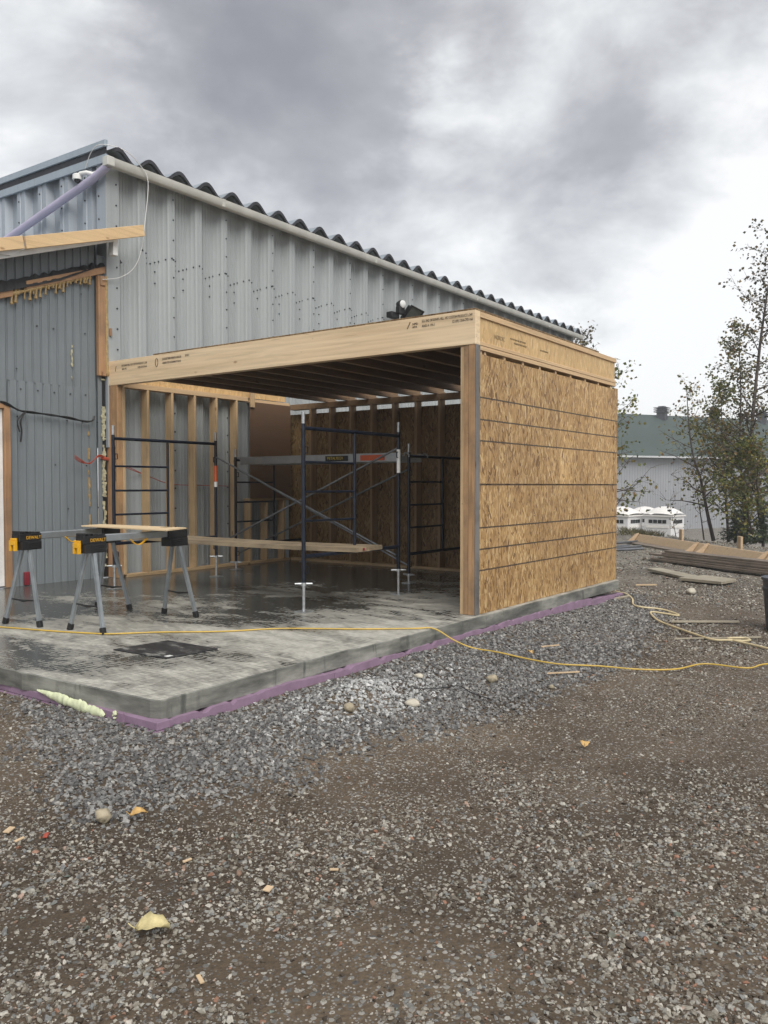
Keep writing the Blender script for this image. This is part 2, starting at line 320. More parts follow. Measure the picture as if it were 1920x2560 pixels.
def soil_mat():
    m, g, b = new_mat('soil'); co = g.n('NewGeometry').outputs['Position']
    n = g.n('TexNoise', {'Vector': co, 'Scale': .55, 'Detail': 8.0, 'Roughness': .62}).outputs[0]
    f = g.n('TexNoise', {'Vector': co, 'Scale': 60.0, 'Detail': 9.0, 'Roughness': .8}).outputs[0]
    v = g.n('TexVoronoi', {'Vector': mapping(g, co, (1, 1, 1)), 'Scale': 42.0})
    v2 = g.n('TexVoronoi', {'Vector': co, 'Scale': 95.0})
    base = g.ramp(g.math('ADD', g.math('MULTIPLY', n, .6), g.math('MULTIPLY', f, .4)), [(.38, (.036, .025, .0145)), (.50, (.086, .061, .038)), (.62, (.148, .112, .074))])
    for vv, th in ((v2, .62), (v, .72)):
        cs = g.n('SeparateColor', {0: vv.outputs['Color']})
        peb = g.ramp(cs.outputs[0], [(0, (.07, .068, .066)), (.5, (.19, .182, .165)), (1, (.36, .345, .31))])
        on = g.math('MULTIPLY', g.math('GREATER_THAN', g.math('ADD', cs.outputs[1], g.math('MULTIPLY_ADD', n, .9, -.45)), th), g.math('LESS_THAN', vv.outputs['Distance'], .42))
        base = g.mix(on, base, peb)
    # the yard further back is spread with pale gravel
    sp = g.n('SeparateXYZ', {0: co})
    k = g.math('MULTIPLY_ADD', n, 7.0, g.math('MULTIPLY_ADD', sp.outputs[0], .8, g.math('MULTIPLY', sp.outputs[1], .25)))
    back = g.math('MULTIPLY', g.math('SUBTRACT', k, 13.2), .22, clamp=True)
    v3 = g.n('TexVoronoi', {'Vector': co, 'Scale': 17.0}); c3 = g.n('SeparateColor', {0: v3.outputs['Color']})
    f3 = g.n('TexNoise', {'Vector': co, 'Scale': 3.5, 'Detail': 9.0, 'Roughness': .75}).outputs[0]
    gra = g.ramp(g.math('ADD', g.math('MULTIPLY', c3.outputs[0], .45), g.math('MULTIPLY', f3, .6)), [(.22, (.075, .065, .05)), (.5, (.17, .155, .128)), (.8, (.33, .31, .27))])
    base = g.mix(g.math('MULTIPLY', back, .85), base, gra)
    g.link(base, b.inputs['Base Color']); b.inputs['Roughness'].default_value = .85
    h = g.math('SUBTRACT', g.math('MULTIPLY', f, .7), g.math('ADD', g.math('MULTIPLY', v.outputs['Distance'], .8), g.math('MULTIPLY', v2.outputs['Distance'], .4)))
    bump(g, b, h, .7, .012)
    return m
M['soil'] = soil_mat()
def stone_mat(name, stops, rough=.75):
    m, g, b = new_mat(name)
    r = g.n('ObjectInfo').outputs['Random']; co = g.n('TexCoord').outputs['Object']
    n = g.n('TexNoise', {'Vector': co, 'Scale': 2.2, 'Detail': 5.0, 'Roughness': .65}).outputs[0]
    c = g.ramp(r, stops); c = g.mix(1.0, c, g.ramp(n, [(.3, (.62,)*3), (.7, (1.25,)*3)]), 'MULTIPLY')
    g.link(c, b.inputs['Base Color']); b.inputs['Roughness'].default_value = rough
    return m
M['yard_stone'] = stone_mat('yard_stone', [(0, (.040, .029, .019)), (.20, (.070, .053, .036)), (.30, (.135, .115, .088)), (.42, (.22, .198, .162)), (.56, (.27, .248, .205)), (.68, (.165, .172, .173)), (.82, (.35, .33, .285)), (.94, (.46, .435, .38)), (.965, (.27, .13, .08)), (1, (.13, .16, .135))])
M['crushed'] = stone_mat('crushed', [(0, (.062, .061, .061)), (.35, (.120, .118, .116)), (.7, (.20, .197, .19)), (.92, (.28, .275, .265)), (1, (.34, .33, .30))], .6)
M['dusty'] = stone_mat('dusty', [(0, (.25, .26, .26)), (.5, (.40, .405, .40)), (1, (.56, .56, .55))], .9)
def leaf_mat(name, stops, trans=.35):
    m, g, b = new_mat(name)
    r = g.n('NewGeometry').outputs['Random Per Island']
    c = g.ramp(r, stops); g.link(c, b.inputs['Base Color']); b.inputs['Roughness'].default_value = .6
    tr = g.n('BsdfTranslucent', {'Color': c}); mx = g.n('MixShader', {0: trans, 1: b.outputs[0], 2: tr.outputs[0]})
    g.link(mx.outputs[0], m.node_tree.nodes['Material Output'].inputs[0]); return m
M['leaf_mixed'] = leaf_mat('leaf_mixed', [(0, (0.060, 0.076, 0.031)), (.4, (0.119, 0.128, 0.048)), (.65, (0.204, 0.196, 0.060)), (.8, (0.340, 0.272, 0.076)), (.92, (0.289, 0.153, 0.060)), (1, (0.153, 0.085, 0.051))])
M['leaf_dark'] = leaf_mat('leaf_dark', [(0, (0.051, 0.051, 0.034)), (.5, (0.093, 0.085, 0.044)), (.8, (0.170, 0.128, 0.051)), (1, (0.136, 0.076, 0.043))], .25)
M['leaf_green'] = leaf_mat('leaf_green', [(0, (0.061, 0.092, 0.031)), (.5, (0.135, 0.159, 0.043)), (.8, (0.269, 0.245, 0.061)), (1, (0.196, 0.110, 0.037))])
M['needle'] = leaf_mat('needle', [(0, (.012, .025, .012)), (.6, (.028, .05, .02)), (1, (.05, .065, .03))], .15)
M['bark'] = flat_mat('bark', (.075, .06, .052), .85, 0, .35, 12, .5, (1, 1, .3))
M['weed'] = leaf_mat('weed', [(0, (.05, .055, .02)), (.6, (.13, .12, .05)), (1, (.22, .18, .09))], .3)
M['yellow_leaf'] = flat_mat('yellow_leaf', (.50, .43, .22), .55, 0, .22, 30, .3)
M['tan_leaf'] = flat_mat('tan_leaf', (.52, .33, .12), .6, 0, .25, 30, .3)
M['moss_green'] = flat_mat('moss_green', (.04, .075, .055), .8, 0, .3, 20, .3)

# ------------------------------------------------------------------ mesh helpers
COL = sc.collection
class MB:
    def __init__(s): s.v = []; s.f = []
    def add(s, vs, fs):
        o = len(s.v); s.v += [tuple(map(float, p)) for p in vs]; s.f += [tuple(i+o for i in q) for q in fs]; return s
    def box(s, x0, x1, y0, y1, z0, z1):
        return s.add([(x0, y0, z0), (x1, y0, z0), (x1, y1, z0), (x0, y1, z0), (x0, y0, z1), (x1, y0, z1), (x1, y1, z1), (x0, y1, z1)],
                     [(3, 2, 1, 0), (4, 5, 6, 7), (0, 1, 5, 4), (1, 2, 6, 5), (2, 3, 7, 6), (3, 0, 4, 7)])
    def hexa(s, p):                      # 8 corners, same order as box
        return s.add(p, [(3, 2, 1, 0), (4, 5, 6, 7), (0, 1, 5, 4), (1, 2, 6, 5), (2, 3, 7, 6), (3, 0, 4, 7)])
    def bar(s, a, b, w, h, up=(0, 0, 1)):  # rectangular bar from a to b
        a, b = Vector(a), Vector(b); d = (b-a).normalized(); u = Vector(up)
        sd = d.cross(u).normalized()*(w/2); u = sd.cross(d).normalized()*(h/2)
        return s.hexa([a-sd-u, a+sd-u, b+sd-u, b-sd-u, a-sd+u, a+sd+u, b+sd+u, b-sd+u])
    def tube(s, pts, r, n=8, cap=True):
        pts = [Vector(p) for p in pts]; rs = r if isinstance(r, (list, tuple)) else [r]*len(pts)
        rings = []; u = None
        for i, p in enumerate(pts):
            t = (pts[min(i+1, len(pts)-1)]-pts[max(i-1, 0)]).normalized()
            if u is None: u = t.orthogonal().normalized()
            else:
                u = (u-t*u.dot(t))
                u = u.normalized() if u.length > 1e-6 else t.orthogonal().normalized()
            v = t.cross(u)
            rings.append([p+(u*math.cos(a)+v*math.sin(a))*rs[i] for a in [2*math.pi*k/n for k in range(n)]])
        o = len(s.v)
        for rg in rings: s.v += [tuple(p) for p in rg]
        for i in range(len(rings)-1):
            for k in range(n):
                a = o+i*n+k; b = o+i*n+(k+1) % n; s.f.append((a, b, b+n, a+n))
        if cap:
            s.f.append(tuple(o+k for k in range(n))[::-1]); s.f.append(tuple(o+(len(rings)-1)*n+k for k in range(n)))
        return s
    def prism(s, poly, axis, a0, a1):     # poly of 2D points extruded along axis
        def P(q, a):
            return {'x': (a, q[0], q[1]), 'y': (q[0], a, q[1]), 'z': (q[0], q[1], a)}[axis]
        n = len(poly); o = len(s.v)
        s.v += [P(q, a0) for q in poly]+[P(q, a1) for q in poly]
        s.f.append(tuple(range(o, o+n))[::-1]); s.f.append(tuple(range(o+n, o+2*n)))
        for i in range(n):
            j = (i+1) % n; s.f.append((o+i, o+j, o+n+j, o+n+i))
        return s
    def build(s, name, mat, parent=None, smooth=False, bev=0, origin=None, fix=True):
        me = bpy.data.meshes.new(name)
        off = Vector(origin) if origin is not None else Vector((0, 0, 0))
        base = world_loc(parent) if parent else Vector((0, 0, 0))
        me.from_pydata([tuple(Vector(p)-base-(off-base if origin is not None else Vector((0, 0, 0)))) for p in s.v], [], s.f)
        if fix:
            bm = bmesh.new(); bm.from_mesh(me); bmesh.ops.recalc_face_normals(bm, faces=bm.faces)
            if bev: bmesh.ops.bevel(bm, geom=list(bm.edges), offset=bev, segments=1, affect='EDGES', clamp_overlap=True)
            bm.to_mesh(me); bm.free()
        if smooth:
            me.polygons.foreach_set('use_smooth', [True]*len(me.polygons))
            if hasattr(me, 'set_sharp_from_angle'): me.set_sharp_from_angle(angle=R(45))
        me.materials.append(M[mat] if isinstance(mat, str) else mat)
        ob = bpy.data.objects.new(name, me); COL.objects.link(ob); ob.parent = parent
        if origin is not None: ob.location = off-base
        return ob
def world_loc(o):
    v = Vector((0, 0, 0))
    while o is not None: v += o.location; o = o.parent
    return v
def tag(o, label=None, cat=None, group=None, kind=None):
    if label: o['label'] = label
    if cat: o['category'] = cat
    if group: o['group'] = group
    if kind: o['kind'] = kind
    return o
def thing(name, loc, label, cat, group=None):
    o = bpy.data.objects.new(name, None); o.location = loc; o.empty_display_size = .1; COL.objects.link(o)
    return tag(o, label, cat, group)
def dup(o, parent, loc):
    c = o.copy(); COL.objects.link(c); c.parent = parent; c.location = Vector(loc)-world_loc(parent); return c
def bx(name, mat, parent, *d, bev=.0015):
    return MB().box(*d).build(name, mat, parent, bev=bev)
def smooth_path(pts, n=6):
    pts = [Vector(p) for p in pts]; out = []
    for i in range(len(pts)-1):
        p0, p1, p2, p3 = pts[max(i-1, 0)], pts[i], pts[i+1], pts[min(i+2, len(pts)-1)]
        for k in range(n):
            t = k/n; t2, t3 = t*t, t*t*t
            out.append(.5*((2*p1)+(p2-p0)*t+(2*p0-5*p1+4*p2-p3)*t2+(3*p1-p0-3*p2+p3)*t3))
    return out+[pts[-1]]
def text(s, size, parent, mat, origin, xdir, ydir, name='lettering', squash=1.0):
    """flat lettering lying in the plane of xdir, ydir, its lower left at origin"""
    cu = bpy.data.curves.new('t', 'FONT'); cu.body = s; cu.size = size; cu.extrude = .0006; cu.resolution_u = 2
    ob = bpy.data.objects.new('t', cu); COL.objects.link(ob)
    dg = bpy.context.evaluated_depsgraph_get(); me = bpy.data.meshes.new_from_object(ob.evaluated_get(dg))
    bpy.data.objects.remove(ob); bpy.data.curves.remove(cu)
    X = Vector(xdir).normalized(); Y = Vector(ydir).normalized(); Z = X.cross(Y)
    base = world_loc(parent); o = Vector(origin)
    for v in me.vertices: v.co = o-base+X*(v.co.x*squash)+Y*v.co.y+Z*v.co.z
    me.materials.append(M[mat]); me.name = name
    ob = bpy.data.objects.new(name, me); COL.objects.link(ob); ob.parent = parent
    return ob
def fbm(x, y, z=0, o=4):
    return mnoise.fractal(Vector((x, y, z)), 1.0, 2.0, o)

# ------------------------------------------------------------------ ground
SX0, SX1, SY0, SY1, SZ = 3.02, 10.36, 3.76, 9.45, .28
def gz(x, y):
    dx = max(SX0-x, 0, x-SX1); dy = max(SY0-y, 0, y-SY1); d = math.hypot(dx, dy)
    z = .118*math.exp(-(d/.85)**2)
    z += .10*math.exp(-(((x-4.28)/.34)**2+((y-3.31)/.16)**2)) - .05*math.exp(-(((x-4.66)/.14)**2+((y-3.22)/.09)**2)) - .045*math.exp(-(((x-4.03)/.07)**2+((y-3.17)/.06)**2))
    z -= .05*math.exp(-(((x-9.5)/1.5)**2))*math.exp(-(d/.6)**2)
    r = math.hypot(x, y)
    if r < 40: z += .022*fbm(x*.6, y*.6, 3.3)+.009*fbm(x*3, y*3, 1.1, 3)
    n = .72*x-.69*y
    t = min(max((n-11.9)/9, 0), 1); t = t*t*(3-2*t)
    return z-2.6*t+.08*math.exp(-((n-11.5)/1.2)**2)*(1 if r > 12 else 0)
def axis_pts(lo, hi, a, b, fine, ratio=1.25):
    v = list(np.arange(a, b, fine)); st = fine; p = v[-1]
    while p < hi: st *= ratio; p += st; v.append(p)
    st = fine; p = a
    while p > lo: st *= ratio; p -= st; v.insert(0, p)
    return v
xs = axis_pts(-60, 240, -.5, 13, .06); ys = axis_pts(-160, 180, -1, 8.2, .06)
gb = MB(); nx, ny = len(xs), len(ys)
gb.v = [(x, y, gz(x, y)) for y in ys for x in xs]
gb.f = [(j*nx+i, j*nx+i+1, (j+1)*nx+i+1, (j+1)*nx+i) for j in range(ny-1) for i in range(nx-1)]
ground = gb.build('ground', 'soil', smooth=True, fix=False)
tag(ground, 'brown gravelly yard ground', None, None, 'structure')

# ------------------------------------------------------------------ concrete slab
slab = thing('concrete_slab', (SX0, SY0, .12), 'wet grey concrete slab with pale dry streaks under the timber frame', 'slab')
def edge_line(a, b, n, jit):
    a, b = Vector(a), Vector(b); nrm = Vector((-(b-a).y, (b-a).x)).normalized()
    return [a+(b-a)*(i/n)+nrm*(fbm(i*.21, a.x*3, a.y)*jit+fbm(i*1.9, a.y*3, 4)*jit*.12-(.008*(fbm(i*1.7, 3, a.x) > .42))) for i in range(n)]
out_ = edge_line((3.03, 3.745), (4.86, 3.772), 56, .007)+edge_line((4.885, 3.742), (10.40, 3.735), 120, .007)
out_ += [Vector((10.40, 3.75)), Vector((10.40, 9.44))]+[Vector((2.80, 9.44))]
out_ += edge_line((2.84, 8.2), (3.01, 3.76), 90, .008)
sb = MB(); n = len(out_)
sb.v = [(p.x, p.y, .165) for p in out_]+[(p.x, p.y, SZ-.006) for p in out_]
cx = [(p.x*.0+p.x, p.y) for p in out_]
inn = [Vector((min(max(p.x, 3.04 if p.y < 8.3 else p.x), 10.39), max(p.y, p.y+.008))) for p in out_]
sb.v += [(p.x+(.008 if p.x < 3.3 and p.y > 3.8 else 0), p.y+(.008 if p.y < 3.85 else 0), SZ) for p in out_]
for i in range(n):
    j = (i+1) % n; sb.f += [(i, j, n+j, n+i), (n+i, n+j, 2*n+j, 2*n+i)]
side = sb.build('slab_edge', 'formed_concrete', slab)
tb = MB(); tb.v = sb.v[2*n:]; tb.f = [tuple(range(n))]
tb.build('slab_top', 'wet_concrete', slab, origin=(0, 0, 0), fix=False)
# pink insulation boards under the slab, along the two outer edges
for a, b in ((3.00, 4.55), (4.555, 6.95), (6.955, 9.35), (9.355, 10.44)):
    q = MB(); NS = int((b-a)/.035); ps = np.linspace(a, b, NS+1)
    top = [.166+.014*fbm(x*2.1, 5, 2)+.006*fbm(x*17, 5, 8)-(.022 if fbm(x*5, 2, 6) > .38 else 0) for x in ps]; yo = [SY0-.045+.008*fbm(x*1.3, 8, 2)-(.02 if x > 9.3 else 0) for x in ps]
    if a > 9.3: top = [t-.03-.03*k/NS for k, t in enumerate(top)]
    for i in range(NS):
        x0, x1 = ps[i], ps[i+1]
        q.hexa([(x0, yo[i], .085-.03*(x0 > 9)), (x1, yo[i+1], .085-.03*(x1 > 9)), (x1, 3.80, .08), (x0, 3.80, .08), (x0, yo[i], top[i]), (x1, yo[i+1], top[i+1]), (x1, 3.80, top[i+1]), (x0, 3.80, top[i])])
    q.build('insulation_board', 'pink', slab)
for a, b in ((3.70, 4.02), (4.024, 5.2), (5.204, 7.6)):
    MB().box(2.965, 3.06, a, b, .125, .172).build('insulation_board', 'pink', slab, bev=.003)
    MB().box(2.945, 3.06, a-.012, b-.018, .08, .123).build('insulation_board', 'pink_dark', slab, bev=.003)
MB().box(2.95, 2.965, 3.99, 4.05, .11, .178).build('insulation_strip', 'pink', slab)
def blob_strip(pts, r, seed, n=9, flat=.5):
    q = MB(); P = smooth_path(pts, 6)
    rs = [r*(.55+.9*abs(fbm(i*.55, seed, 1))+.35*abs(fbm(i*1.7, seed, 4))) for i in range(len(P))]; rs[0] = rs[-1] = r*.15
    q.tube(P, rs, n); return q
def foam_mass(path, r, seed, n):
    q = MB(); rr = random.Random(seed); P = smooth_path(path, 6)
    for k in range(n):
        p = P[rr.randrange(len(P))]+Vector((rr.gauss(0, r*.25), rr.gauss(0, r*.5), rr.gauss(0, r*.55))); a = r*rr.uniform(.25, .8)
        e = Vector((rr.gauss(0, .3), rr.gauss(0, 1), rr.gauss(0, .5))).normalized()*a
        q.tube([p-e, p-e*.7, p, p+e*.7, p+e], [a*.15, a*.6, a*.75, a*.55, a*.1], 7)
    return q
q = MB(); ysq = np.linspace(4.17, 4.88, 90)
for y_ in ysq:
    t = (y_-4.17)/.71; c = .138+.05*t+.006*fbm(y_*9, 1, 1); hh = (.006+.034*math.sin(math.pi*min(1, t*1.02))**.55)*(1+.35*fbm(y_*7, 3, 1)+.22*fbm(y_*37, 3, 2))*(1.15-.55*t)
    x_ = 2.958-.016*(1+.5*fbm(y_*10, 9, 1)+.3*fbm(y_*33, 9, 1))*math.sin(math.pi*min(1, t+.01))**.4
    q.v += [(2.964, y_, c-hh-.014*abs(fbm(y_*22, 5, 4))), (x_+.006, y_, c-hh*.7), (x_-.004*fbm(y_*25, 2, 2), y_, c-hh*.2), (x_+.002, y_, c+hh*.35), (x_+.009, y_, c+hh*.8), (2.964, y_, c+hh)]
q.f = [(i*6+k, i*6+k+1, i*6+k+7, i*6+k+6) for i in range(89) for k in range(5)]
q.build('foam_bead', 'foam_green', slab, smooth=True, fix=False)
foam_mass([(2.95, 4.06, .175), (2.94, 4.05, .14), (2.945, 4.055, .11)], .018, 5, 16).build('foam_bead', 'foam_green', slab, smooth=True)
# floor hatch
h = MB(); hp = [(3.747, 5.168), (3.773, 4.605), (4.221, 4.562), (4.221, 5.127)]
h.prism(hp, 'z', SZ+.001, SZ+.009)
hatch = h.build('floor_hatch', 'hatch', None, bev=.002); tag(hatch, 'square black floor plate lying in the concrete slab behind its front corner', 'floor plate')
st = MB().box(3.80, 3.85, 4.62, 4.66, SZ+.0095, SZ+.011).build('sticker', 'white_paint', hatch)

# ------------------------------------------------------------------ timber addition
add = thing('timber_frame_addition', (6.72, 3.80, SZ), 'unfinished timber frame addition with strand board side wall and deep front beam', 'building')
beam = MB().box(6.72, 6.812, 3.80, 9.375, 2.81, 3.125).build('beam', 'glulam', add, bev=.003)
tag(beam, 'deep pale laminated beam printed with black lettering')
B = (0, -1, 0); U = (0, 0, 1); bxp = 6.7185
text('SGL 2ND 24F-ES/NPG MILL 1057 CUSTOM PRODUCT L-249', .036, beam, 'ink', (bxp, 4.39, 3.072), B, U, squash=.60)
text('ANSI A 190.1', .036, beam, 'ink', (bxp, 4.39, 3.025), B, U, squash=.75)
text('CE (09) 1354-CPD-166', .036, beam, 'ink', (bxp, 4.05, 3.03), B, U, squash=.65)
text('NPG\nAPA', .03, beam, 'ink', (bxp, 4.50, 3.058), B, U, squash=1.0)
MB().bar((bxp, 4.56, 3.028), (bxp, 4.525, 3.092), .012, .001, (1, 0, 0)).build('stamp_mark', 'faint_ink', beam)
text('24F-ES/NPG MILL 1057 CUSTOM PRODUCT L-249', .036, beam, 'ink', (bxp, 9.03, 3.035), B, U, squash=.66)
text('ANSI A 190.1', .03, beam, 'ink', (bxp, 9.02, 2.993), B, U, squash=.6)
text('E (09) 1354-CPD-166', .034, beam, 'ink', (bxp, 8.70, 2.99), B, U, squash=.6)
text('JAS GLUED TIMBER STRENGTH CLASS GL30', .036, beam, 'ink', (bxp, 8.22, 3.05), B, U, squash=.5)
text('20170113', .036, beam, 'ink', (bxp, 7.80, 3.056), B, U, squash=.5)
text('ADHESIVE TYPE 1 ACCORDING TO EN 301', .036, beam, 'ink', (bxp, 8.22, 3.00), B, U, squash=.5)
rg = MB(); rg.tube([(bxp, 8.33+.024*math.cos(a), 3.03+.05*math.sin(a)) for a in np.linspace(0, 2*math.pi, 20)], .004, 5).build('stamp_ring', 'ink', beam)
MB().bar((bxp, 9.16, 2.985), (bxp, 9.14, 3.05), .01, .001, (1, 0, 0)).build('stamp_mark', 'ink', beam)
# right hand posts
MB().box(6.724, 6.80, 3.806, 3.872, SZ+.002, 2.808).build('post', 'post', add, bev=.003)
MB().box(6.728, 6.80, 3.874, 3.925, SZ+.002, 2.808).build('post', 'post', add, bev=.003)
MB().box(6.724, 6.806, 3.794, 3.804, SZ+.002, 2.808).build('post_facing', 'grey_wood', add, bev=.002)
bx('stud', 'stud_z', add, 6.735, 6.80, 3.927, 3.965, SZ+.002, 2.80)
# left hand post, two plies
lp = MB().box(6.724, 6.765, 9.252, 9.372, SZ+.002, 2.808).build('post', 'old_wood', add, bev=.003)
lp2 = MB().box(6.722, 6.80, 9.135, 9.250, SZ+.002, 2.808).build('post', 'post', add, bev=.003)
for y_, s_ in ((9.205, 'E (09) 1354-CPD-166 ADHESIVE TYPE 1'), (9.165, '24F-ES/NPG MILL 1057 ANSI A 190.1')):
    text(s_, .034, lp2, 'ink', (6.7205, y_, 1.55), U, (0, 1, 0), squash=.9)
bx('stud', 'stud_z', add, 6.802, 6.84, 9.121, 9.25, SZ+.04, 2.785)
# right (outer) wall
bx('bottom_plate', 'stud_x', add, 6.815, 10.24, 3.818, 3.956, SZ+.001, SZ+.038)
bx('top_plate', 'pine_x', add, 6.815, 10.37, 3.803, 3.956, 2.768, 2.808)
for i, x in enumerate((6.868, 6.945, 7.342, 7.748, 8.149, 8.561, 8.97, 9.398, 9.819, 10.235)):
    bx('stud', 'stud_z', add, x-.019, x+.019, 3.8185, 3.955, SZ+.039, 2.766)
for x0, x1, z0, z1 in ((6.81, 7.800, SZ+.002, 1.506), (7.803, 10.302, SZ+.003, 1.505), (6.811, 8.628, 1.511, 2.728), (8.631, 10.303, 1.511, 2.729)):
    bx('sheathing_panel', 'osb_wall', add, x0, x1, 3.801+.0015*(x0 > 7), 3.8155, z0, z1, bev=.001)
bx('corner_strip', 'osb_wall', add, 10.306, 10.44, 3.800, 3.8155, SZ+.002, 2.745, bev=.001)
# rim joist with strand board web
rim = thing_part = MB().box(6.815, 10.37, 3.80, 3.862, 2.811, 2.846).build('rim_joist', 'pine_x', add, bev=.003)
MB().box(6.815, 10.385, 3.799, 3.864, 3.070, 3.124).build('flange', 'pine_x', rim, bev=.003)
MB().box(6.816, 10.36, 3.816, 3.828, 2.847, 3.069).build('web', 'osb_web', rim)
text('NORDIC', .06, rim, 'faint_ink', (7.12, 3.8145, 2.915), (1, 0, 0), U, squash=.9)
for k, (x_, z_, s_) in enumerate(((7.45, 2.955, 'APA EWS PRI-400 MILL 1057 CUSTOM'), (7.53, 2.92, 'ENGINEERED I-JOIST PRODUCT'), (8.14, 2.93, 'APA EWS PRI-400 MILL'))):
    text(s_, .026, rim, 'faint_ink', (x_, 3.8145, z_), (1, 0, 0), U, squash=.8)
# floor joists, I shaped, along X
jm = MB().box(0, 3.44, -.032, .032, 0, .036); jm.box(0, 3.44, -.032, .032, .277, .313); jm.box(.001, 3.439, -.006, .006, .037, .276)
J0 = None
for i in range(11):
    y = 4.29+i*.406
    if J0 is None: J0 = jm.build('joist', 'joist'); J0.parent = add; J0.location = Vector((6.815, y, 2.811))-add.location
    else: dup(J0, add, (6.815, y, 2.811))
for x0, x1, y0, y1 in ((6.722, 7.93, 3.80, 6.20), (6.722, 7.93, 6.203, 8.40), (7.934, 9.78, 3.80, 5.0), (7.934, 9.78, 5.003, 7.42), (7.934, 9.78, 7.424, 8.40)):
    bx('deck_panel', 'osb_deck_shaded', add, x0, x1, y0, y1, 3.127, 3.142)
# back wall
bx('bottom_plate', 'stud_y', add, 10.03, 10.168, 3.96, 9.11, SZ+.001, SZ+.039)
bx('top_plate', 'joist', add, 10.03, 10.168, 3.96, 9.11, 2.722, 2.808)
S0 = None
for i in range(12):
    y = 8.68-i*.4035
    if S0 is None:
        S0 = MB().box(0, .138, -.019, .019, 0, 2.40).build('stud', 'back_stud_shaded', bev=.002); S0.parent = add; S0.location = Vector((10.03, y, SZ+.04))-add.location
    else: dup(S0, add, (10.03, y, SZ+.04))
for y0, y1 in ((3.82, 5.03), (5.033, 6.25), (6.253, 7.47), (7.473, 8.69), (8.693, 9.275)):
    bx('sheathing_panel', 'osb_back_shaded', add, 10.172, 10.186, y0, y1, SZ+.002, 2.66)
# left wall against the steel building
bx('bottom_plate', 'stud_x', add, 6.842, 10.028, 9.121, 9.259, SZ+.001, SZ+.039)
bx('top_plate', 'pine_x', add, 6.813, 9.09, 9.119, 9.259, 2.787, 2.853)
bx('top_plate', 'pine_x', add, 9.20, 10.02, 9.119, 9.259, 2.787, 2.83)
for x in (7.21, 7.625, 8.035, 8.445, 8.855):
    bx('stud', 'stud_z', add, x-.019, x+.019, 9.121, 9.259, SZ+.04, 2.786)
bx('rim_panel', 'osb_web', add, 6.814, 10.02, 9.205, 9.217, 2.855, 3.12)
bx('corner_panel', 'brown_panel_shaded', add, 9.115, 10.028, 9.10, 9.117, 1.30, 2.785)
bx('corner_block', 'stud_z', add, 9.10, 9.19, 9.07, 9.098, 2.70, 3.0)
bx('sill', 'stud_x', add, 9.10, 10.02, 9.121, 9.259, 1.262, 1.299)
for x in (9.135, 9.50, 9.90):
    bx('cripple_stud', 'stud_z', add, x-.019, x+.019, 9.121, 9.259, SZ+.04, 1.26)

# ------------------------------------------------------------------ steel building
PIT, CR = .505, 7.27
main = thing('steel_building', (6.72, 9.3, SZ), 'grey corrugated steel building with wavy roof edge behind the timber frame', 'building')
CRY, DEP = 9.285, .115
def wall_prof():
    # one pitch, crest centred at 0; (u, depth into the wall)
    p = [(-.095, 0), (-.03, 0), (-.022, .05), (.022, .05), (.03, 0), (.095, 0), (.13, .10), (.24, .82), (.28, 1.0)]
    for k in range(4):
        c = .335+k*.11
        p += [(c-.022, 1.0), (c-.012, .93), (c+.012, .93), (c+.022, 1.0)]
    p += [(.72, 1.0), (.76, .82), (.80, .56), (.815, .50), (.845, .33), (.87, .10)]
    return p
PROF = wall_prof()
def wall_pts(x0, x1):
    pts = []; k0 = int((x0-CR)/PIT)-2
    for k in range(k0, int((x1-CR)/PIT)+2):
        for u, d in PROF:
            x = CR+(k+u)*PIT
            if x0 <= x <= x1: pts.append((x, CRY+d*DEP))
    return pts
def sheet(poly, z0, z1):
    q = MB(); n = len(poly); q.v = [(x, y, z0) for x, y in poly]+[(x, y, z1) for x, y in poly]
    q.f = [(i, i+1, n+i+1, n+i) for i in range(n-1)]; return q
seams = [6.90]+[7.779+i*1.01 for i in range(15)]; seams[-1] = 22.05
bolts = MB()
def bolt_at(q, x, y, z, nrm, r=.011):
    nrm = Vector(nrm); q.tube([Vector((x, y, z)), Vector((x, y, z))+nrm*.010], r, 6)
for i in range(len(seams)-1):
    x0, x1 = seams[i]-.012, seams[i+1]+.02
    q = sheet([(x, y-.0015*(i % 2)) for x, y in wall_pts(x0, x1)], SZ, 5.80)
    q.build('wall_panel', 'wall_steel', main, fix=False)
    for z in np.arange(.9, 5.5, .27):
        if i and (z > 3.2 or seams[i] < 10): bolt_at(bolts, seams[i]+(.02 if i else -.05), CRY+.002 if i else 9.30, z+.03*random.random(), (0, -1, 0), .012)
def ybase(x):
    u = ((x-CR)/PIT) % 1.0
    if u > .905: u -= 1
    for (a, da), (b, db) in zip(PROF, PROF[1:]+[(.905, 0)]):
        if a <= u <= b: return CRY+DEP*(da+(db-da)*(u-a)/(b-a+1e-9))
    return CRY
for k in range(0, 22):
    for u, dz in ((.0, .0), (.11, -.03), (.19, -.08), (.28, -.13), (.42, -.12), (.56, -.09), (.70, -.06), (.84, -.03)):
        x = CR+(k+u)*PIT; bolt_at(bolts, x, ybase(x), 4.70+dz, (0, -1, 0), .012)
    for j in (1, 2):
        x = CR+(k+.56)*PIT; bolt_at(bolts, x, ybase(x), 4.64-.16*j, (0, -1, 0), .012)
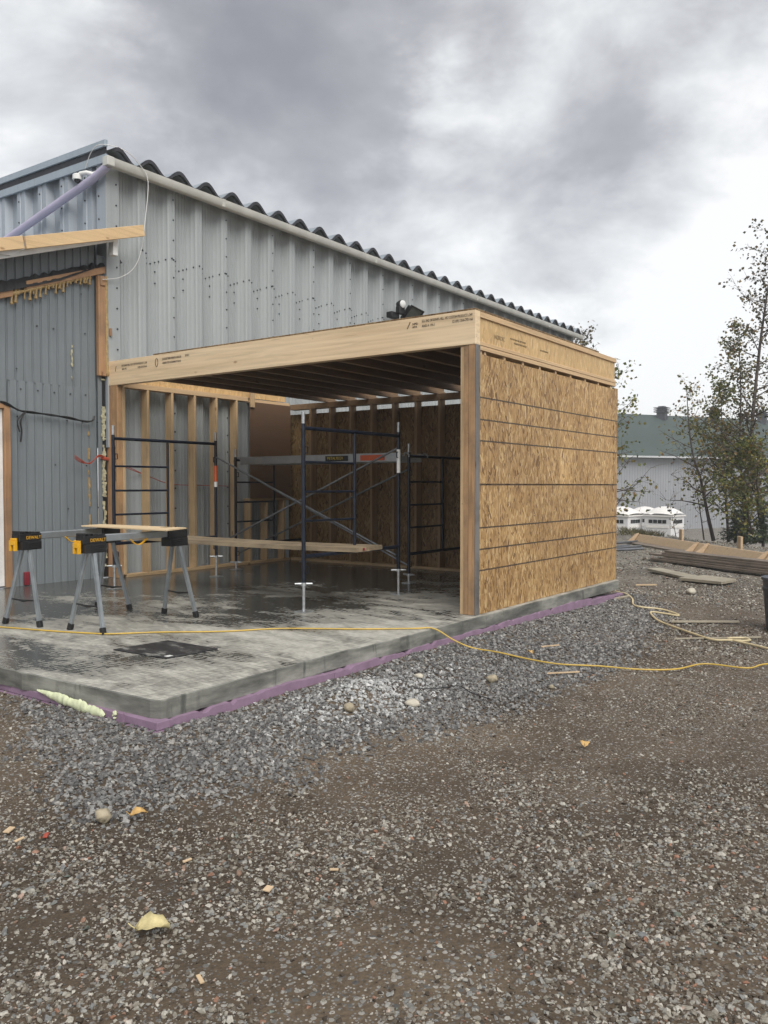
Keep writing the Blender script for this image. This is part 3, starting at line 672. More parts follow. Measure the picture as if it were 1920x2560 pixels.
# flat corner strip and end wall
MB().box(6.705, 6.91, 9.300, 9.312, 2.0, 5.80).build('corner_trim', 'wall_steel', main, bev=.002)
for z in np.arange(3.3, 5.5, .27): bolt_at(bolts, 6.86, 9.300, z, (0, -1, 0), .011)
eb = thing
def end_pts(y0, y1):
    pts = []; P = .53
    for k in range(0, 14):
        c = 9.70+k*P
        pts += [(c-.10, 0), (c-.03, 0), (c-.02, .012), (c+.02, .012), (c+.03, 0), (c+.10, 0), (c+.15, .10), (c+P-.15, .10)]
    pts = [(9.31, .0), (9.50, 0), (9.54, .1), (9.57, .1)]+pts
    return [(y, d) for y, d in pts if y0 <= y <= y1]
for a, b in ((9.30, 10.81), (10.79, 12.93), (12.91, 16.6)):
    pp = [(6.705+d, y) for y, d in end_pts(a, b)]
    q = sheet(pp, 2.0, 5.86); q.build('wall_panel', 'end_steel', main, fix=False)
for c in (9.40, 9.70, 10.23, 10.76, 11.29, 11.82):
    for z in np.arange(4.4, 5.7, .3): bolt_at(bolts, 6.705, c+.05, z, (-1, 0, 0), .011)
tag(bolts.build('bolts', 'bolt', main), kind='stuff')
for z0, z1, dz, xo in ((5.885, 5.975, .055, 0), (5.69, 5.795, .06, .012)):
    MB().hexa([(6.655+xo, 9.24, z0), (6.70, 9.24, z0), (6.70, 17, z0+dz*2.4), (6.655+xo, 17, z0+dz*2.4), (6.655+xo, 9.24, z1), (6.70, 9.24, z1), (6.70, 17, z1+dz*2.4), (6.655+xo, 17, z1+dz*2.4)]).build('fascia', 'trim_steel', main, bev=.004)
MB().hexa([(6.68, 9.27, 5.72), (6.704, 9.27, 5.72), (6.704, 17, 5.85), (6.68, 17, 5.85), (6.68, 9.27, 5.90), (6.704, 9.27, 5.90), (6.704, 17, 6.03), (6.68, 17, 6.03)]).build('fascia_backing', 'closure', main)
# roof: waves rising gently towards the ridge
def wave(x): 
    t = .5+.5*math.cos(2*math.pi*(x-CR-.02)/PIT); return 5.725+.155*(t**.85)
SLOPE = .02
def roof_panel(x0, x1):
    q = MB(); nx_ = max(2, int((x1-x0)/PIT*14)); X = np.linspace(x0, x1, nx_+1)
    rows = [(9.13, 0), (9.6, .47*SLOPE), (12.5, 3.37*SLOPE), (17, 7.8*SLOPE)]
    for y, dz in rows: q.v += [(x, y, wave(x)+dz) for x in X]
    for r in range(3):
        for i in range(nx_): a = r*(nx_+1)+i; q.f.append((a, a+1, a+nx_+2, a+nx_+1))
    ob = q.build('roof_panel', 'roof_steel', main, smooth=True, fix=False)
    c = MB()
    ths = [.040+.012*abs(fbm(x*9, 2, 7)) for x in X]
    c.v = [(x, 9.118, wave(x)-.002) for x in X]+[(x, 9.118, wave(x)-t-.008) for x, t in zip(X, ths)]+[(x, 9.175, wave(x)+.008) for x in X]+[(x, 9.175, wave(x)-t) for x, t in zip(X, ths)]
    m_ = nx_+1
    for i in range(nx_): c.f += [(i, i+1, m_+i+1, m_+i), (m_+i, m_+i+1, 3*m_+i+1, 3*m_+i)]
    c.build('closure_strip', 'closure', ob, fix=False)
rs_ = [6.70]+[7.52+i*1.01 for i in range(15)]; rs_[-1] = 22.1
for i in range(len(rs_)-1): roof_panel(rs_[i], rs_[i+1]+.015)
# gutter, in lengths with joint straps
gp = [(9.20, 5.72), (9.205, 5.615), (9.185, 5.602), (9.13, 5.602), (9.112, 5.618), (9.105, 5.675), (9.098, 5.70), (9.098, 5.712), (9.11, 5.712), (9.118, 5.69)]
gls = [6.60, 8.60, 12.4, 16.2, 20.0, 22.25]
for i in range(len(gls)-1):
    q = MB().prism(gp, 'x', gls[i]+.002, gls[i+1]-.002); gt = q.build('gutter', 'gutter', main, smooth=True)
    MB().prism([(y+(-.004 if y < 9.15 else .004), z+(-.004 if z < 5.65 else .004)) for y, z in gp], 'x', gls[i+1]-.03, gls[i+1]+.03).build('gutter_joint', 'gutter', gt)
MB().box(6.59, 6.70, 9.095, 9.21, 5.597, 5.72).build('gutter_end', 'gutter', main, bev=.008)
# downpipe
dpq = MB().tube([(6.645, 9.17, 5.615), (6.64, 9.24, 5.585), (6.62, 9.45, 5.50), (6.60, 11.9, 4.98), (6.60, 12.6, 4.83)], .052, 14)
dp = dpq.build('downpipe', 'pvc', main, smooth=True)
# far end corner and back closing wall so the building has volume
MB().box(22.03, 22.06, 9.32, 17, -1, 5.78).build('wall_panel', 'end_steel', main)
# things fixed to it
fl = thing('flood_light', (13.3, 9.2, 4.75), 'black flood light with square lamp above the front beam', 'flood light')
MB().box(12.95, 13.20, 9.14, 9.28, 4.72, 4.83).build('bracket', 'black_plastic', fl, bev=.01)
def rbox(c, ax, ay, az, bev_=.01):
    c, ax, ay, az = map(Vector, (c, ax, ay, az)); q = MB()
    q.hexa([c-ax-ay-az, c+ax-ay-az, c+ax+ay-az, c-ax+ay-az, c-ax-ay+az, c+ax-ay+az, c+ax+ay+az, c-ax+ay+az]); return q
ax = Vector((.95, -.08, -.15)).normalized(); ay = Vector((-.05, -.75, -.60)).normalized(); ay = (ay-ax*ay.dot(ax)).normalized(); az = ax.cross(ay)
lc = Vector((13.46, 9.02, 4.80))
rbox(lc-ay*.05, ax*.17, ay*.05, az*.15).build('housing', 'black_plastic', fl, bev=.012)
fr = MB()
for s in (-1, 1):
    fr.hexa([tuple(v) for v in [(lc+ax*a*.20+az*b*.19+ay*c) for c in (0, .03) for a, b in ((s*1.0, -1), (s*.86, -1), (s*.86, 1), (s*1.0, 1))]])
    fr.hexa([tuple(v) for v in [(lc+ax*a*.20+az*b*.19+ay*c) for c in (.001, .031) for a, b in ((-.86, s*1.0), (.86, s*1.0), (.86, s*.86), (-.86, s*.86))]])
fr.build('frame', 'black_plastic', fl)
rbox(lc+ay*.008, ax*.172, ay*.004, az*.163).build('glass', 'lens', fl)
rbox(Vector((13.17, 9.10, 4.87)), (.09, 0, 0), (0, .05, 0), (0, 0, .07)).build('arm', 'black_plastic', fl, bev=.01)
q = MB().tube([(13.19, 9.17, 4.99), (13.18, 9.10, 4.99), (13.172, 9.05, 4.985)], [.055, .078, .08], 14); q.build('sensor_housing', 'black_plastic', fl, smooth=True)
MB().tube([(13.172, 9.05, 4.985), (13.169, 9.03, 4.983), (13.167, 9.02, 4.982)], [.076, .07, .05], 14).build('sensor_lens', 'white_plastic', fl, smooth=True)
sec = thing('security_camera', (6.70, 9.55, 5.5), 'white dome security camera on the end wall above the lavender pipe', 'camera')
MB().box(6.66, 6.704, 9.44, 9.52, 5.50, 5.62).build('wall_plate', 'white_plastic', sec, bev=.006)
MB().tube([(6.66, 9.48, 5.575), (6.60, 9.56, 5.60), (6.575, 9.66, 5.60), (6.565, 9.70, 5.575)], .026, 10).build('arm', 'white_plastic', sec, smooth=True)
def dome(c, r, z0, n=14, m=5, top=False):
    q = MB(); q.tube([(c[0], c[1], c[2]+r*math.sin(a)*(1 if top else -1)) for a in np.linspace(0, 1.5, m)], [r*math.cos(a) for a in np.linspace(0, 1.5, m)], n); return q
MB().tube([(6.565, 9.71, 5.60), (6.565, 9.71, 5.585), (6.565, 9.71, 5.525)], [.045, .062, .062], 14).build('body', 'white_plastic', sec, smooth=True)
dome((6.565, 9.71, 5.524), .045, 0).build('dome', 'dark_glass', sec, smooth=True)
# loose white cable
wc = smooth_path([(6.62, 9.62, 5.66), (6.60, 9.45, 5.84), (6.63, 9.28, 5.905), (6.85, 9.10, 5.86), (7.08, 9.085, 5.74), (7.20, 9.07, 5.55), (7.15, 9.08, 5.0), (7.10, 9.10, 4.62), (7.02, 9.16, 4.38), (6.86, 9.24, 4.24), (6.62, 9.27, 4.17)])
tag(MB().tube(wc, .0052, 6).build('hanging_cable', 'white_cable', smooth=True), 'thin white cable hanging loose from the roof corner', 'cable')

# ------------------------------------------------------------------ low annex on the left
ann = thing('annex_building', (6.6, 9.4, SZ), 'low annex with dark grey ribbed wall and sloping roof at the left', 'building')
def ann_prof(x0, x1):
    pts = []; P = .1115; x = x0
    while x < x1-.01:
        for u, d in ((0, 0), (.016, .016), (.030, .016), (.036, .003)):
            pts.append((min(x+u, x1), 9.398+d))
        pts.append((min(x+P-.002, x1), 9.398)); x += P
    pts[-1] = (x1, 9.398); return pts
def roofz(x): return 4.629+.366*(x-6.646)
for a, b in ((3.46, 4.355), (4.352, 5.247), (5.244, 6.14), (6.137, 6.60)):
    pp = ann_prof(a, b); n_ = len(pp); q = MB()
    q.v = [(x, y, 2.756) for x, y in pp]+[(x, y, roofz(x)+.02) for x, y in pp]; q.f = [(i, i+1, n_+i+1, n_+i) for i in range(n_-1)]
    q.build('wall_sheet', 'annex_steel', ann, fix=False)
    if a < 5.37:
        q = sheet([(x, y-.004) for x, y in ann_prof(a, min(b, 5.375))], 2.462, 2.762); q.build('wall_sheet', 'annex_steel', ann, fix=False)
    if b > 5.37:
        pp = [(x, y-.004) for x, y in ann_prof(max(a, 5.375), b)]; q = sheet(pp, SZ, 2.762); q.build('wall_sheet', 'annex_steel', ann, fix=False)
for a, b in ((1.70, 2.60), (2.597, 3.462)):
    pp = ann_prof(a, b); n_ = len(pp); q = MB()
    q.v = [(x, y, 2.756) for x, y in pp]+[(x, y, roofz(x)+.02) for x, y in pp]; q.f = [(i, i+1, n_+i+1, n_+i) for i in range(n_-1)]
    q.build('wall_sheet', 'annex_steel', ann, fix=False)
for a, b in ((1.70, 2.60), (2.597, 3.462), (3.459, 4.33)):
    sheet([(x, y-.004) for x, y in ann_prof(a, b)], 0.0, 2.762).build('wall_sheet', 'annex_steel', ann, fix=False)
MB().hexa([(1.69, 9.40, -.05), (1.70, 9.40, -.05), (1.70, 15.8, -.05), (1.69, 15.8, -.05), (1.69, 9.40, roofz(1.7)+.03), (1.70, 9.40, roofz(1.7)+.03), (1.70, 15.8, roofz(1.7)+.03), (1.69, 15.8, roofz(1.7)+.03)]).build('end_wall', 'annex_steel', ann)
bx('wall_flat', 'annex_steel', ann, 6.595, 6.73, 9.36, 9.372, SZ+.01, 4.5)
ab = MB()
for r_, z in enumerate((3.95, 3.45, 2.90, 2.66, 2.32, 1.75, 1.2)):
    for k in range(14):
        x = 5.42+k*.1115*2+(.05 if r_ % 2 else 0)
        if x < 6.55 and random.random() < .75 and z < roofz(x)-.5: bolt_at(ab, x+.07, 9.394, z+.01*random.random(), (0, -1, 0), .009)
tag(ab.build('bolts', 'bolt', ann), kind='stuff')
# door at the far left edge
dr = bx('door', 'white_paint', ann, 4.40, 5.293, 9.37, 9.41, SZ+.02, 2.40, bev=.004)
bx('door_frame', 'old_wood', ann, 5.297, 5.372, 9.33, 9.415, SZ+.005, 2.465, bev=.003)
bx('door_frame', 'old_wood_x', ann, 4.32, 5.295, 9.33, 9.415, 2.405, 2.465, bev=.003)
MB().tube([(4.47, 9.37, 1.25), (4.47, 9.30, 1.25), (4.60, 9.295, 1.25)], .011, 8).build('handle', 'zinc', dr, smooth=True)
# roof, soffit edge and new fascia boards
def slope_box(x0, x1, y0, y1, zl, zh):
    return MB().hexa([(x0, y0, roofz(x0)+zl), (x1, y0, roofz(x1)+zl), (x1, y1, roofz(x1)+zl), (x0, y1, roofz(x0)+zl), (x0, y0, roofz(x0)+zh), (x1, y0, roofz(x1)+zh), (x1, y1, roofz(x1)+zh), (x0, y1, roofz(x0)+zh)])
slope_box(1.5, 6.69, 9.12, 16, .03, .14).build('roof', 'trim_steel', ann)
slope_box(1.5, 6.66, 9.085, 9.118, .0, .085).build('white_fascia', 'white_paint', ann, bev=.003)
bx('fascia_end', 'white_paint', ann, 6.663, 6.735, 9.10, 9.20, 4.47, 4.70, bev=.004)
q = MB()
def lz(x): return 4.135+.326*(x-5.085)
for a, b in ((1.9, 5.405), (5.412, 7.11)):
    MB().hexa([(a, 9.0, lz(a)), (b-.02, 9.0, lz(b)), (b-.02, 9.038, lz(b)), (a, 9.038, lz(a)), (a-.022, 9.0, lz(a)+.142), (b-.045, 9.0, lz(b)+.142), (b-.045, 9.038, lz(b)+.142), (a-.022, 9.038, lz(a)+.142)]).build('fascia_board', 'fascia_board', ann, bev=.003)
MB().hexa([(5.0, 9.06, roofz(5.0)+.09), (5.25, 9.06, roofz(5.25)+.02), (5.25, 9.085, roofz(5.25)+.02), (5.0, 9.085, roofz(5.0)+.09), (5.0, 9.05, roofz(5.0)+.13), (5.5, 9.06, roofz(5.5)+.10), (5.5, 9.085, roofz(5.5)+.10), (5.0, 9.085, roofz(5.0)+.13)]).build('plastic_wrap', 'white_plastic', ann)
# old ledger with tar and foam
def gzl(x): return 3.858+.377*(x-5.304)
MB().hexa([(5.6, 9.335, gzl(5.6)-.11), (6.93, 9.335, gzl(6.93)-.11), (6.93, 9.385, gzl(6.93)-.11), (5.6, 9.385, gzl(5.6)-.11), (5.6, 9.335, gzl(5.6)-.01), (6.93, 9.335, gzl(6.93)-.015), (6.93, 9.385, gzl(6.93)-.015), (5.6, 9.385, gzl(5.6)-.01)]).build('ledger', 'old_wood_x', ann, bev=.004)
MB().hexa([(4.3, 9.34, gzl(4.3)-.15), (5.43, 9.34, gzl(5.43)-.16), (5.43, 9.385, gzl(5.43)-.16), (4.3, 9.385, gzl(4.3)-.15), (4.3, 9.34, gzl(4.3)-.05), (5.43, 9.34, gzl(5.43)-.05), (5.43, 9.385, gzl(5.43)-.05), (4.3, 9.385, gzl(4.3)-.05)]).build('ledger', 'old_wood_x', ann, bev=.004)
tx = np.linspace(4.2, 6.97, 46); q = MB()
for i in range(45):
    x0, x1 = tx[i], tx[i+1]
    up = lambda x: gzl(x)+.035+.035*abs(fbm(x*7, 1, 2))+.02*math.sin(x*56)*(x < 6.7)
    lo = lambda x: gzl(x)-(.085 if x < 6.05 else max(.018, .085-.14*(x-6.05)))-.012*abs(fbm(x*9, 4, 2))
    q.hexa([(x0, 9.322, lo(x0)), (x1, 9.322, lo(x1)), (x1, 9.397, lo(x1)), (x0, 9.397, lo(x0)), (x0, 9.375, up(x0)), (x1, 9.375, up(x1)), (x1, 9.397, up(x1)), (x0, 9.397, up(x0))])
q.build('tar_strip', 'tar', ann)
# expanding foam residue along the ledger and the stud
q = MB(); x = 5.42
while x < 6.5:
    L = .05+.10*random.random()**2; zt = gzl(x)-.10; r = .010+.012*random.random()
    q.tube([(x, 9.36, zt+.02), (x+.005, 9.352, zt-.03), (x, 9.355, zt-L*.7), (x, 9.357, zt-L), (x, 9.36, zt-L-.015)], [r*1.3, r*.9, r*.7, r*1.25, r*.3], 7)
    x += .03+.05*random.random()
q.build('foam_drips', 'foam_yellow', ann, smooth=True)
blob_strip([(5.40, 9.37, gzl(5.4)-.13), (5.8, 9.365, gzl(5.8)-.12), (6.2, 9.365, gzl(6.2)-.115), (6.5, 9.37, gzl(6.5)-.115)], .028, 11).build('foam_bead', 'foam_yellow', ann, smooth=True)
bx('old_stud', 'old_wood', ann, 6.575, 6.684, 9.30, 9.357, 2.93, 4.22, bev=.004)
bx('old_block', 'old_wood', ann, 6.60, 6.68, 9.285, 9.299, 4.10, 4.22, bev=.003)
bx('old_block', 'old_wood', ann, 6.73, 6.76, 9.27, 9.299, 3.46, 3.56, bev=.003)
blob_strip([(6.70, 9.31, 4.24), (6.698, 9.305, 3.9), (6.705, 9.31, 3.5), (6.70, 9.31, 3.2), (6.71, 9.31, 2.92)], .030, 17).build('foam_bead', 'foam_yellow', ann, smooth=True)
def flake(x0, x1, z0, z1, seed, mat, yb=9.362):
    """torn strip of dried foam: pieces of uneven width with bare gaps"""
    q = MB(); zz = np.arange(z0, z1, .018)
    for a, b in zip(zz, zz[1:]):
        if fbm(a*3.1, seed, 2)+.5*fbm(a*13, seed, 8) < -.18: continue
        W = x1-x0; e = lambda z, k: W*(.22+.5*abs(fbm(z*5, seed, k))+.35*abs(fbm(z*19, seed, k+3)))*.8
        xl = lambda z: x0+min(e(z, 1), W*.48); xr = lambda z: x1-min(e(z, 11), W*.48); yy = lambda z: yb-.006-.012*abs(fbm(z*15, seed, 9))
        q.hexa([(xl(a), yy(a), a), (xr(a), yy(a), a), (xr(a), yb, a), (xl(a), yb, a), (xl(b), yy(b), b), (xr(b), yy(b), b), (xr(b), yb, b), (xl(b), yb, b)])
    return tag(q.build('foam_flakes', mat, ann, smooth=True), kind='stuff')
bx('dark_gap', 'tar', ann, 6.652, 6.722, 9.352, 9.359, SZ+.01, 2.93)
flake(6.59, 6.735, .34, 2.93, 3.3, 'foam_pale', 9.351)
flake(6.63, 6.69, .9, 2.4, 7.7, 'foam_pale', 9.350)
flake(6.44, 6.50, .85, 2.25, 5.1, 'foam_yellow', 9.393)
flake(6.20, 6.27, 2.85, 3.5, 2.4, 'foam_pale', 9.393)
# wiring on the annex wall
q = MB(); p = smooth_path([(5.20, 9.34, 2.50), (5.36, 9.32, 2.44), (5.55, 9.33, 2.385), (5.9, 9.335, 2.375), (6.25, 9.335, 2.335), (6.47, 9.34, 2.33), (6.53, 9.35, 2.40)])
q.tube(p, .011, 6); q.tube([v+Vector((.01, -.012, .012*math.sin(i*.7))) for i, v in enumerate(p[2:-4])], .009, 6)
q.tube(smooth_path([(5.56, 9.32, 2.39), (5.49, 9.315, 2.27), (5.50, 9.315, 2.15), (5.485, 9.315, 2.02)]), .010, 6); q.tube(smooth_path([(5.54, 9.32, 2.38), (5.45, 9.315, 2.27), (5.475, 9.315, 2.14)]), .008, 6)
tag(q.build('black_cable', 'black_cable', smooth=True), 'bundle of black cables pinned across the dark annex wall', 'cable')
q = MB()
for k in range(3):
    q.tube(smooth_path([(6.66, 9.33, 1.865+.008*k), (6.54, 9.29, 1.87+.01*k), (6.40, 9.27, 1.79-.006*k), (6.28, 9.27, 1.79+.015*k), (6.18, 9.27, 1.84+.02*k)]), .006, 5)
q.tube([(6.62, 9.34, 1.86), (6.72, 9.33, 1.845)], .022, 6)
tag(q.build('red_wires', 'red_wire', smooth=True), 'short bunch of red wires sticking out of the annex wall', 'wire')
q = MB()
for k in range(2): q.tube(smooth_path([(6.80, 9.26, 1.80-.01*k), (7.0, 9.262, 1.74-.02*k), (7.3, 9.262, 1.63), (7.7, 9.262, 1.52), (8.3, 9.262, 1.50), (8.8, 9.262, 1.49)]), .005, 5)
tag(q.build('red_wires', 'red_wire', smooth=True), 'thin red wires running behind the studs of the left frame wall', 'wire')
tag(MB().box(5.53, 5.60, 9.34, 9.372, SZ+.01, SZ+.17).build('red_tape', 'red_tape', bev=.004), 'small red patch low on the annex wall beside the door', 'tape')

# ------------------------------------------------------------------ scaffolds
def scaffold(label, frames, W, zt, rungs, zb, zp, braces):
    x0, y0 = frames[0]
    root = thing('scaffold', (x0, y0, SZ), label, 'scaffold', 'scaffolds in the timber frame')
    for fx, fy in frames:
        q = MB(); r = .0205
        for x in (fx, fx+W): q.tube([(x, fy, zp), (x, fy, zt+.022)], r, 12)
        q.tube([(fx+.015, fy, zt-.02), (fx+W-.015, fy, zt-.02)], .0195, 10); q.tube([(fx+.015, fy, zb), (fx+W-.015, fy, zb)], .0195, 10)
        q.tube([(fx+.80, fy, zb), (fx+.80, fy, zt-.02)], .0165, 10)
        for z in rungs: q.tube([(fx+.015, fy, z), (fx+.79, fy, z)], .0125, 8)
        for x, s in ((fx, 1), (fx+W, -1)):       # brace locks
            for z in (zt-.20, zb-.10): q.tube([(x, fy, z), (x+s*.05, fy-.01, z), (x+s*.05, fy-.01, z-.06), (x, fy, z-.06)], .007, 6)
        fr = q.build('frame', 'scaffold_blue', root, smooth=True)
        for x in (fx, fx+W):
            j = MB(); j.tube([(x, fy, SZ+.012), (x, fy, zp+.03)], .0155, 10)
            j.box(x-.065, x+.065, fy-.065, fy+.065, SZ+.001, SZ+.011)
            a = random.uniform(0, 3); d = Vector((math.cos(a), math.sin(a), 0))*.085
            if fx < 7: d = Vector((.70, -.71, 0))*.085
            c = Vector((x, fy, zp-.012)); j.tube([c-d, c-d*.3, c+d*.3, c+d], [.010, .013, .013, .010], 8); j.tube([c-Vector((0, 0, .02)), c+Vector((0, 0, .012))], .026, 12)
            j.build('screw_jack', 'zinc', fr, smooth=True)
            MB().tube([(x, fy, zt+.02), (x, fy, zt+.022), (x, fy, zt+.13), (x, fy, zt+.135)], [.0205, .0175, .0175, .012], 10).build('coupling_pin', 'zinc', fr, smooth=True)
    for a, b in braces:
        MB().tube([a, b], .0125, 8).build('cross_brace', 'brace_steel', root, smooth=True)
    return root
ZT, ZB = 2.07, .815
s1 = scaffold('dark blue scaffold bay nearer the camera with wooden planks on its lower bars', [(5.965, 5.25), (6.00, 8.235)], 1.60, ZT, (1.726, 1.438, 1.155), ZB, .565,
     [((7.585, 8.20, 1.87), (7.555, 5.28, .72)), ((7.60, 5.28, 1.92), (7.61, 8.20, .72))])
lab = MB().tube([(7.565, 5.25, 1.64), (7.565, 5.25, 1.90)], .0215, 12).build('white_label', 'white_plastic', s1, smooth=True)
MB().tube([(7.60, 8.235, 1.55), (7.60, 8.235, 1.76)], .0215, 12).build('orange_label', 'orange_label', s1, smooth=True)
MB().tube([(7.60, 8.235, 1.48), (7.60, 8.235, 1.548)], .0216, 12).build('white_label', 'white_plastic', s1, smooth=True)
s2 = scaffold('dark scaffold bay further inside against the back wall carrying a metal platform', [(8.50, 5.743), (8.41, 8.70)], 1.50, 1.885, (1.545, 1.256, .973), .645, .40,
     [((8.53, 5.77, 1.70), (8.44, 8.67, .52)), ((8.46, 8.67, 1.72), (8.52, 5.77, .50))])
plat = thing('work_platform', (8.72, 5.7, 1.79), 'aluminium work platform lying across the rear scaffold', 'platform')
for x in (8.40, 8.86):
    MB().box(x, x+.03, 5.80, 8.60, 1.795, 1.905).build('side_rail', 'aluminium', plat, bev=.004)
    MB().box(x-.006, x, 5.80, 8.60, 1.888, 1.905).build('rail_lip', 'aluminium', plat)
MB().box(8.431, 8.859, 5.80, 8.60, 1.88, 1.90).build('deck', 'ply', plat)
for x in (8.42, 8.84):
    for y0, y1, yh in ((5.80, 5.74, 5.70), (8.60, 8.70, 8.74)):
        MB().tube([(x+.02, y0, 1.86), (x+.02, y0*.3+y1*.7, 1.90), (x+.02, y1, 1.905), (x+.02, yh, 1.88), (x+.02, yh, 1.85)], .011, 6).build('hook', 'aluminium', plat, smooth=True)
rl = plat.children[0]
MB().box(8.391, 8.3935, 6.62, 7.0, 1.815, 1.885).build('black_label', 'black_plastic', rl)
text('METALTECH', .05, rl, 'yellow_ink', (8.390, 6.97, 1.838), B, U, squash=.95)
MB().box(8.391, 8.3935, 6.04, 6.42, 1.815, 1.885).build('orange_label', 'orange_label', rl)
# planks on the near scaffold
for k, (xa, xb) in enumerate(((6.405, 6.44), (6.655, 6.69))):
    q = MB(); wd = .235; z0, z1 = ZB+.022, ZB+.067; ya, yb = 8.42-.05*k, 4.98+.03*k
    N = 8
    for i in range(N):
        t0, t1 = i/N, (i+1)/N; Y0, Y1 = ya+(yb-ya)*t0, ya+(yb-ya)*t1; X0, X1 = xa+(xb-xa)*t0, xa+(xb-xa)*t1
        s0, s1_ = -.014*math.sin(t0*math.pi), -.014*math.sin(t1*math.pi)
        q.hexa([(X1, Y1, z0+s1_), (X1+wd, Y1, z0+s1_), (X0+wd, Y0, z0+s0), (X0, Y0, z0+s0), (X1, Y1, z1+s1_), (X1+wd, Y1, z1+s1_), (X0+wd, Y0, z1+s0), (X0, Y0, z1+s0)])
    pk = q.build('scaffold_plank', 'plank', bev=0)
    tag(pk, ('worn wooden plank on the near scaffold, the one nearer the front' if k == 0 else 'worn wooden plank on the near scaffold, behind the front plank'), 'plank', 'planks on the scaffold')
    if k == 0: MB().box(6.55, 6.575, 4.972, 4.979, z0+.012, z0+.036).build('red_mark', 'red_tape', pk)

# ------------------------------------------------------------------ sawhorses
def sawhorse(p0, p1, label):
    p0, p1 = Vector((*p0, SZ)), Vector((*p1, SZ)); d = p1-p0; L = d.length; d.normalize(); s = Vector((d.y, -d.x, 0))   # s = right hand side
    W = lambda x, y, z: p0+d*x+s*y+Vector((0, 0, z))
    root = thing('sawhorse', p0, label, 'sawhorse', 'folding sawhorses')
    def lbox(x0, x1, y0, y1, z0, z1): return MB().hexa([W(x, y, z) for z in (z0, z1) for x, y in ((x0, y0), (x1, y0), (x1, y1), (x0, y1))])
    lbox(.10, L-.10, -.030, .030, .745, .805).build('beam', 'horse_steel', root, bev=.006)
    for e, sg in ((0, 1), (L, -1)):
        X = lambda a: e+sg*a
        hq = MB()
        for a0, a1, y0, y1, z0, z1 in ((-.07, .16, -.05, .05, .735, .80), (-.06, .15, -.065, .065, .660, .734), (-.07, -.045, -.045, .045, .801, .825), (-.02, .005, -.045, .045, .801, .818), (.03, .055, -.045, .045, .801, .818), (.085, .155, -.042, .042, .801, .812)):
            x0, x1 = sorted((X(a0), X(a1))); hq.hexa([W(x, y, z) for z in (z0, z1) for x, y in ((x0, y0), (x1, y0), (x1, y1), (x0, y1))])
        for k in range(4):
            x0, x1 = sorted((X(.0), X(.13))); z = .67+.016*k
            hq.hexa([W(x, y, zz) for zz in (z, z+.008) for x, y in ((x0, .0655), (x1, .0655), (x1, .069), (x0, .069))])
        hd = hq.build('end_head', 'black_plastic', root, bev=.003)
        if sg > 0:
            x0, x1 = -.098, -.0715
            yq = MB()
            for y0, y1, z0, z1, xx in ((-.052, .022, .705, .745, -.10), (-.052, -.03, .655, .704, -.10), (0, .022, .655, .704, -.10), (-.05, .02, .746, .765, -.088)):
                yq.hexa([W(x, y, z) for z in (z0, z1) for x, y in ((xx, y0), (-.0715, y0), (-.0715, y1), (xx, y1))])
            yq.build('latch', 'yellow_plastic', hd, bev=.002)
            text('DEWALT', .040, hd, 'yellow_plastic', W(-.005, .0515, .752), d, U, squash=.98)
        for sd in (-1, 1):
            a = W(X(.035), sd*.035, .69); b = W(X(-.012 if sg > 0 else -.012), sd*.205, .03)
            lg = MB(); lg.bar(a, b, .034, .022, d)
            ax_ = (b-a).normalized(); nd = ax_.cross(d).normalized()
            for off in (-.012, .012): lg.bar(a+ax_*.03-nd*0+d*off*0+Vector((0, 0, 0))+s*(sd*.013)+d*off, b-ax_*.02+s*(sd*.013)+d*off, .004, .005, d)
            leg = lg.build('leg', 'horse_steel', root)
            f = MB(); f.bar(b-ax_*.025, b+ax_*.032, .046, .036, d); f.build('foot', 'black_plastic', leg, bev=.003)
        q = MB(); c0, c1 = W(X(.0), -.155, .225), W(X(.0), .155, .225)
        q.tube([c0, (c0*2+c1)/3+Vector((0, 0, -.006)), (c0+c1)/2+Vector((0, 0, -.012)), (c0+2*c1)/3+Vector((0, 0, -.006)), c1], [.006, .008, .012, .008, .006], 7); q.build('leg_strut', 'black_plastic', root, smooth=True)
    q = MB(); hp_ = smooth_path([W(L*.42, .034, .748), W(L*.46, .038, .712), W(L*.50, .04, .700), W(L*.55, .038, .715), W(L*.60, .034, .75)], 5)
    for a, b in zip(hp_, hp_[1:]): q.bar(a, b, .024, .006, Vector((0, 0, 1)))
    q.build('carry_handle', 'yellow_plastic', root)
    return root
sawhorse((3.97, 6.735), (5.02, 6.93), 'black and grey sawhorse standing nearer the dark annex wall, its end at the left edge')
sawhorse((4.10, 5.995), (5.12, 6.06), 'black and grey sawhorse in front with its whole length and yellow handle in view')
bd = MB().prism([(4.66, 6.90), (4.62, 5.62), (4.99, 5.79), (4.95, 6.99)], 'z', SZ+.828, SZ+.840).build('plywood_board', 'ply', bev=.001)
tag(bd, 'thin pale plywood offcut lying across the two sawhorses', 'board')
MB().prism([(4.86, 6.0), (4.88, 5.93), (4.96, 5.95), (4.94, 6.02)], 'z', SZ+.8402, SZ+.8415).build('stain_patch', 'faint_ink', bd)

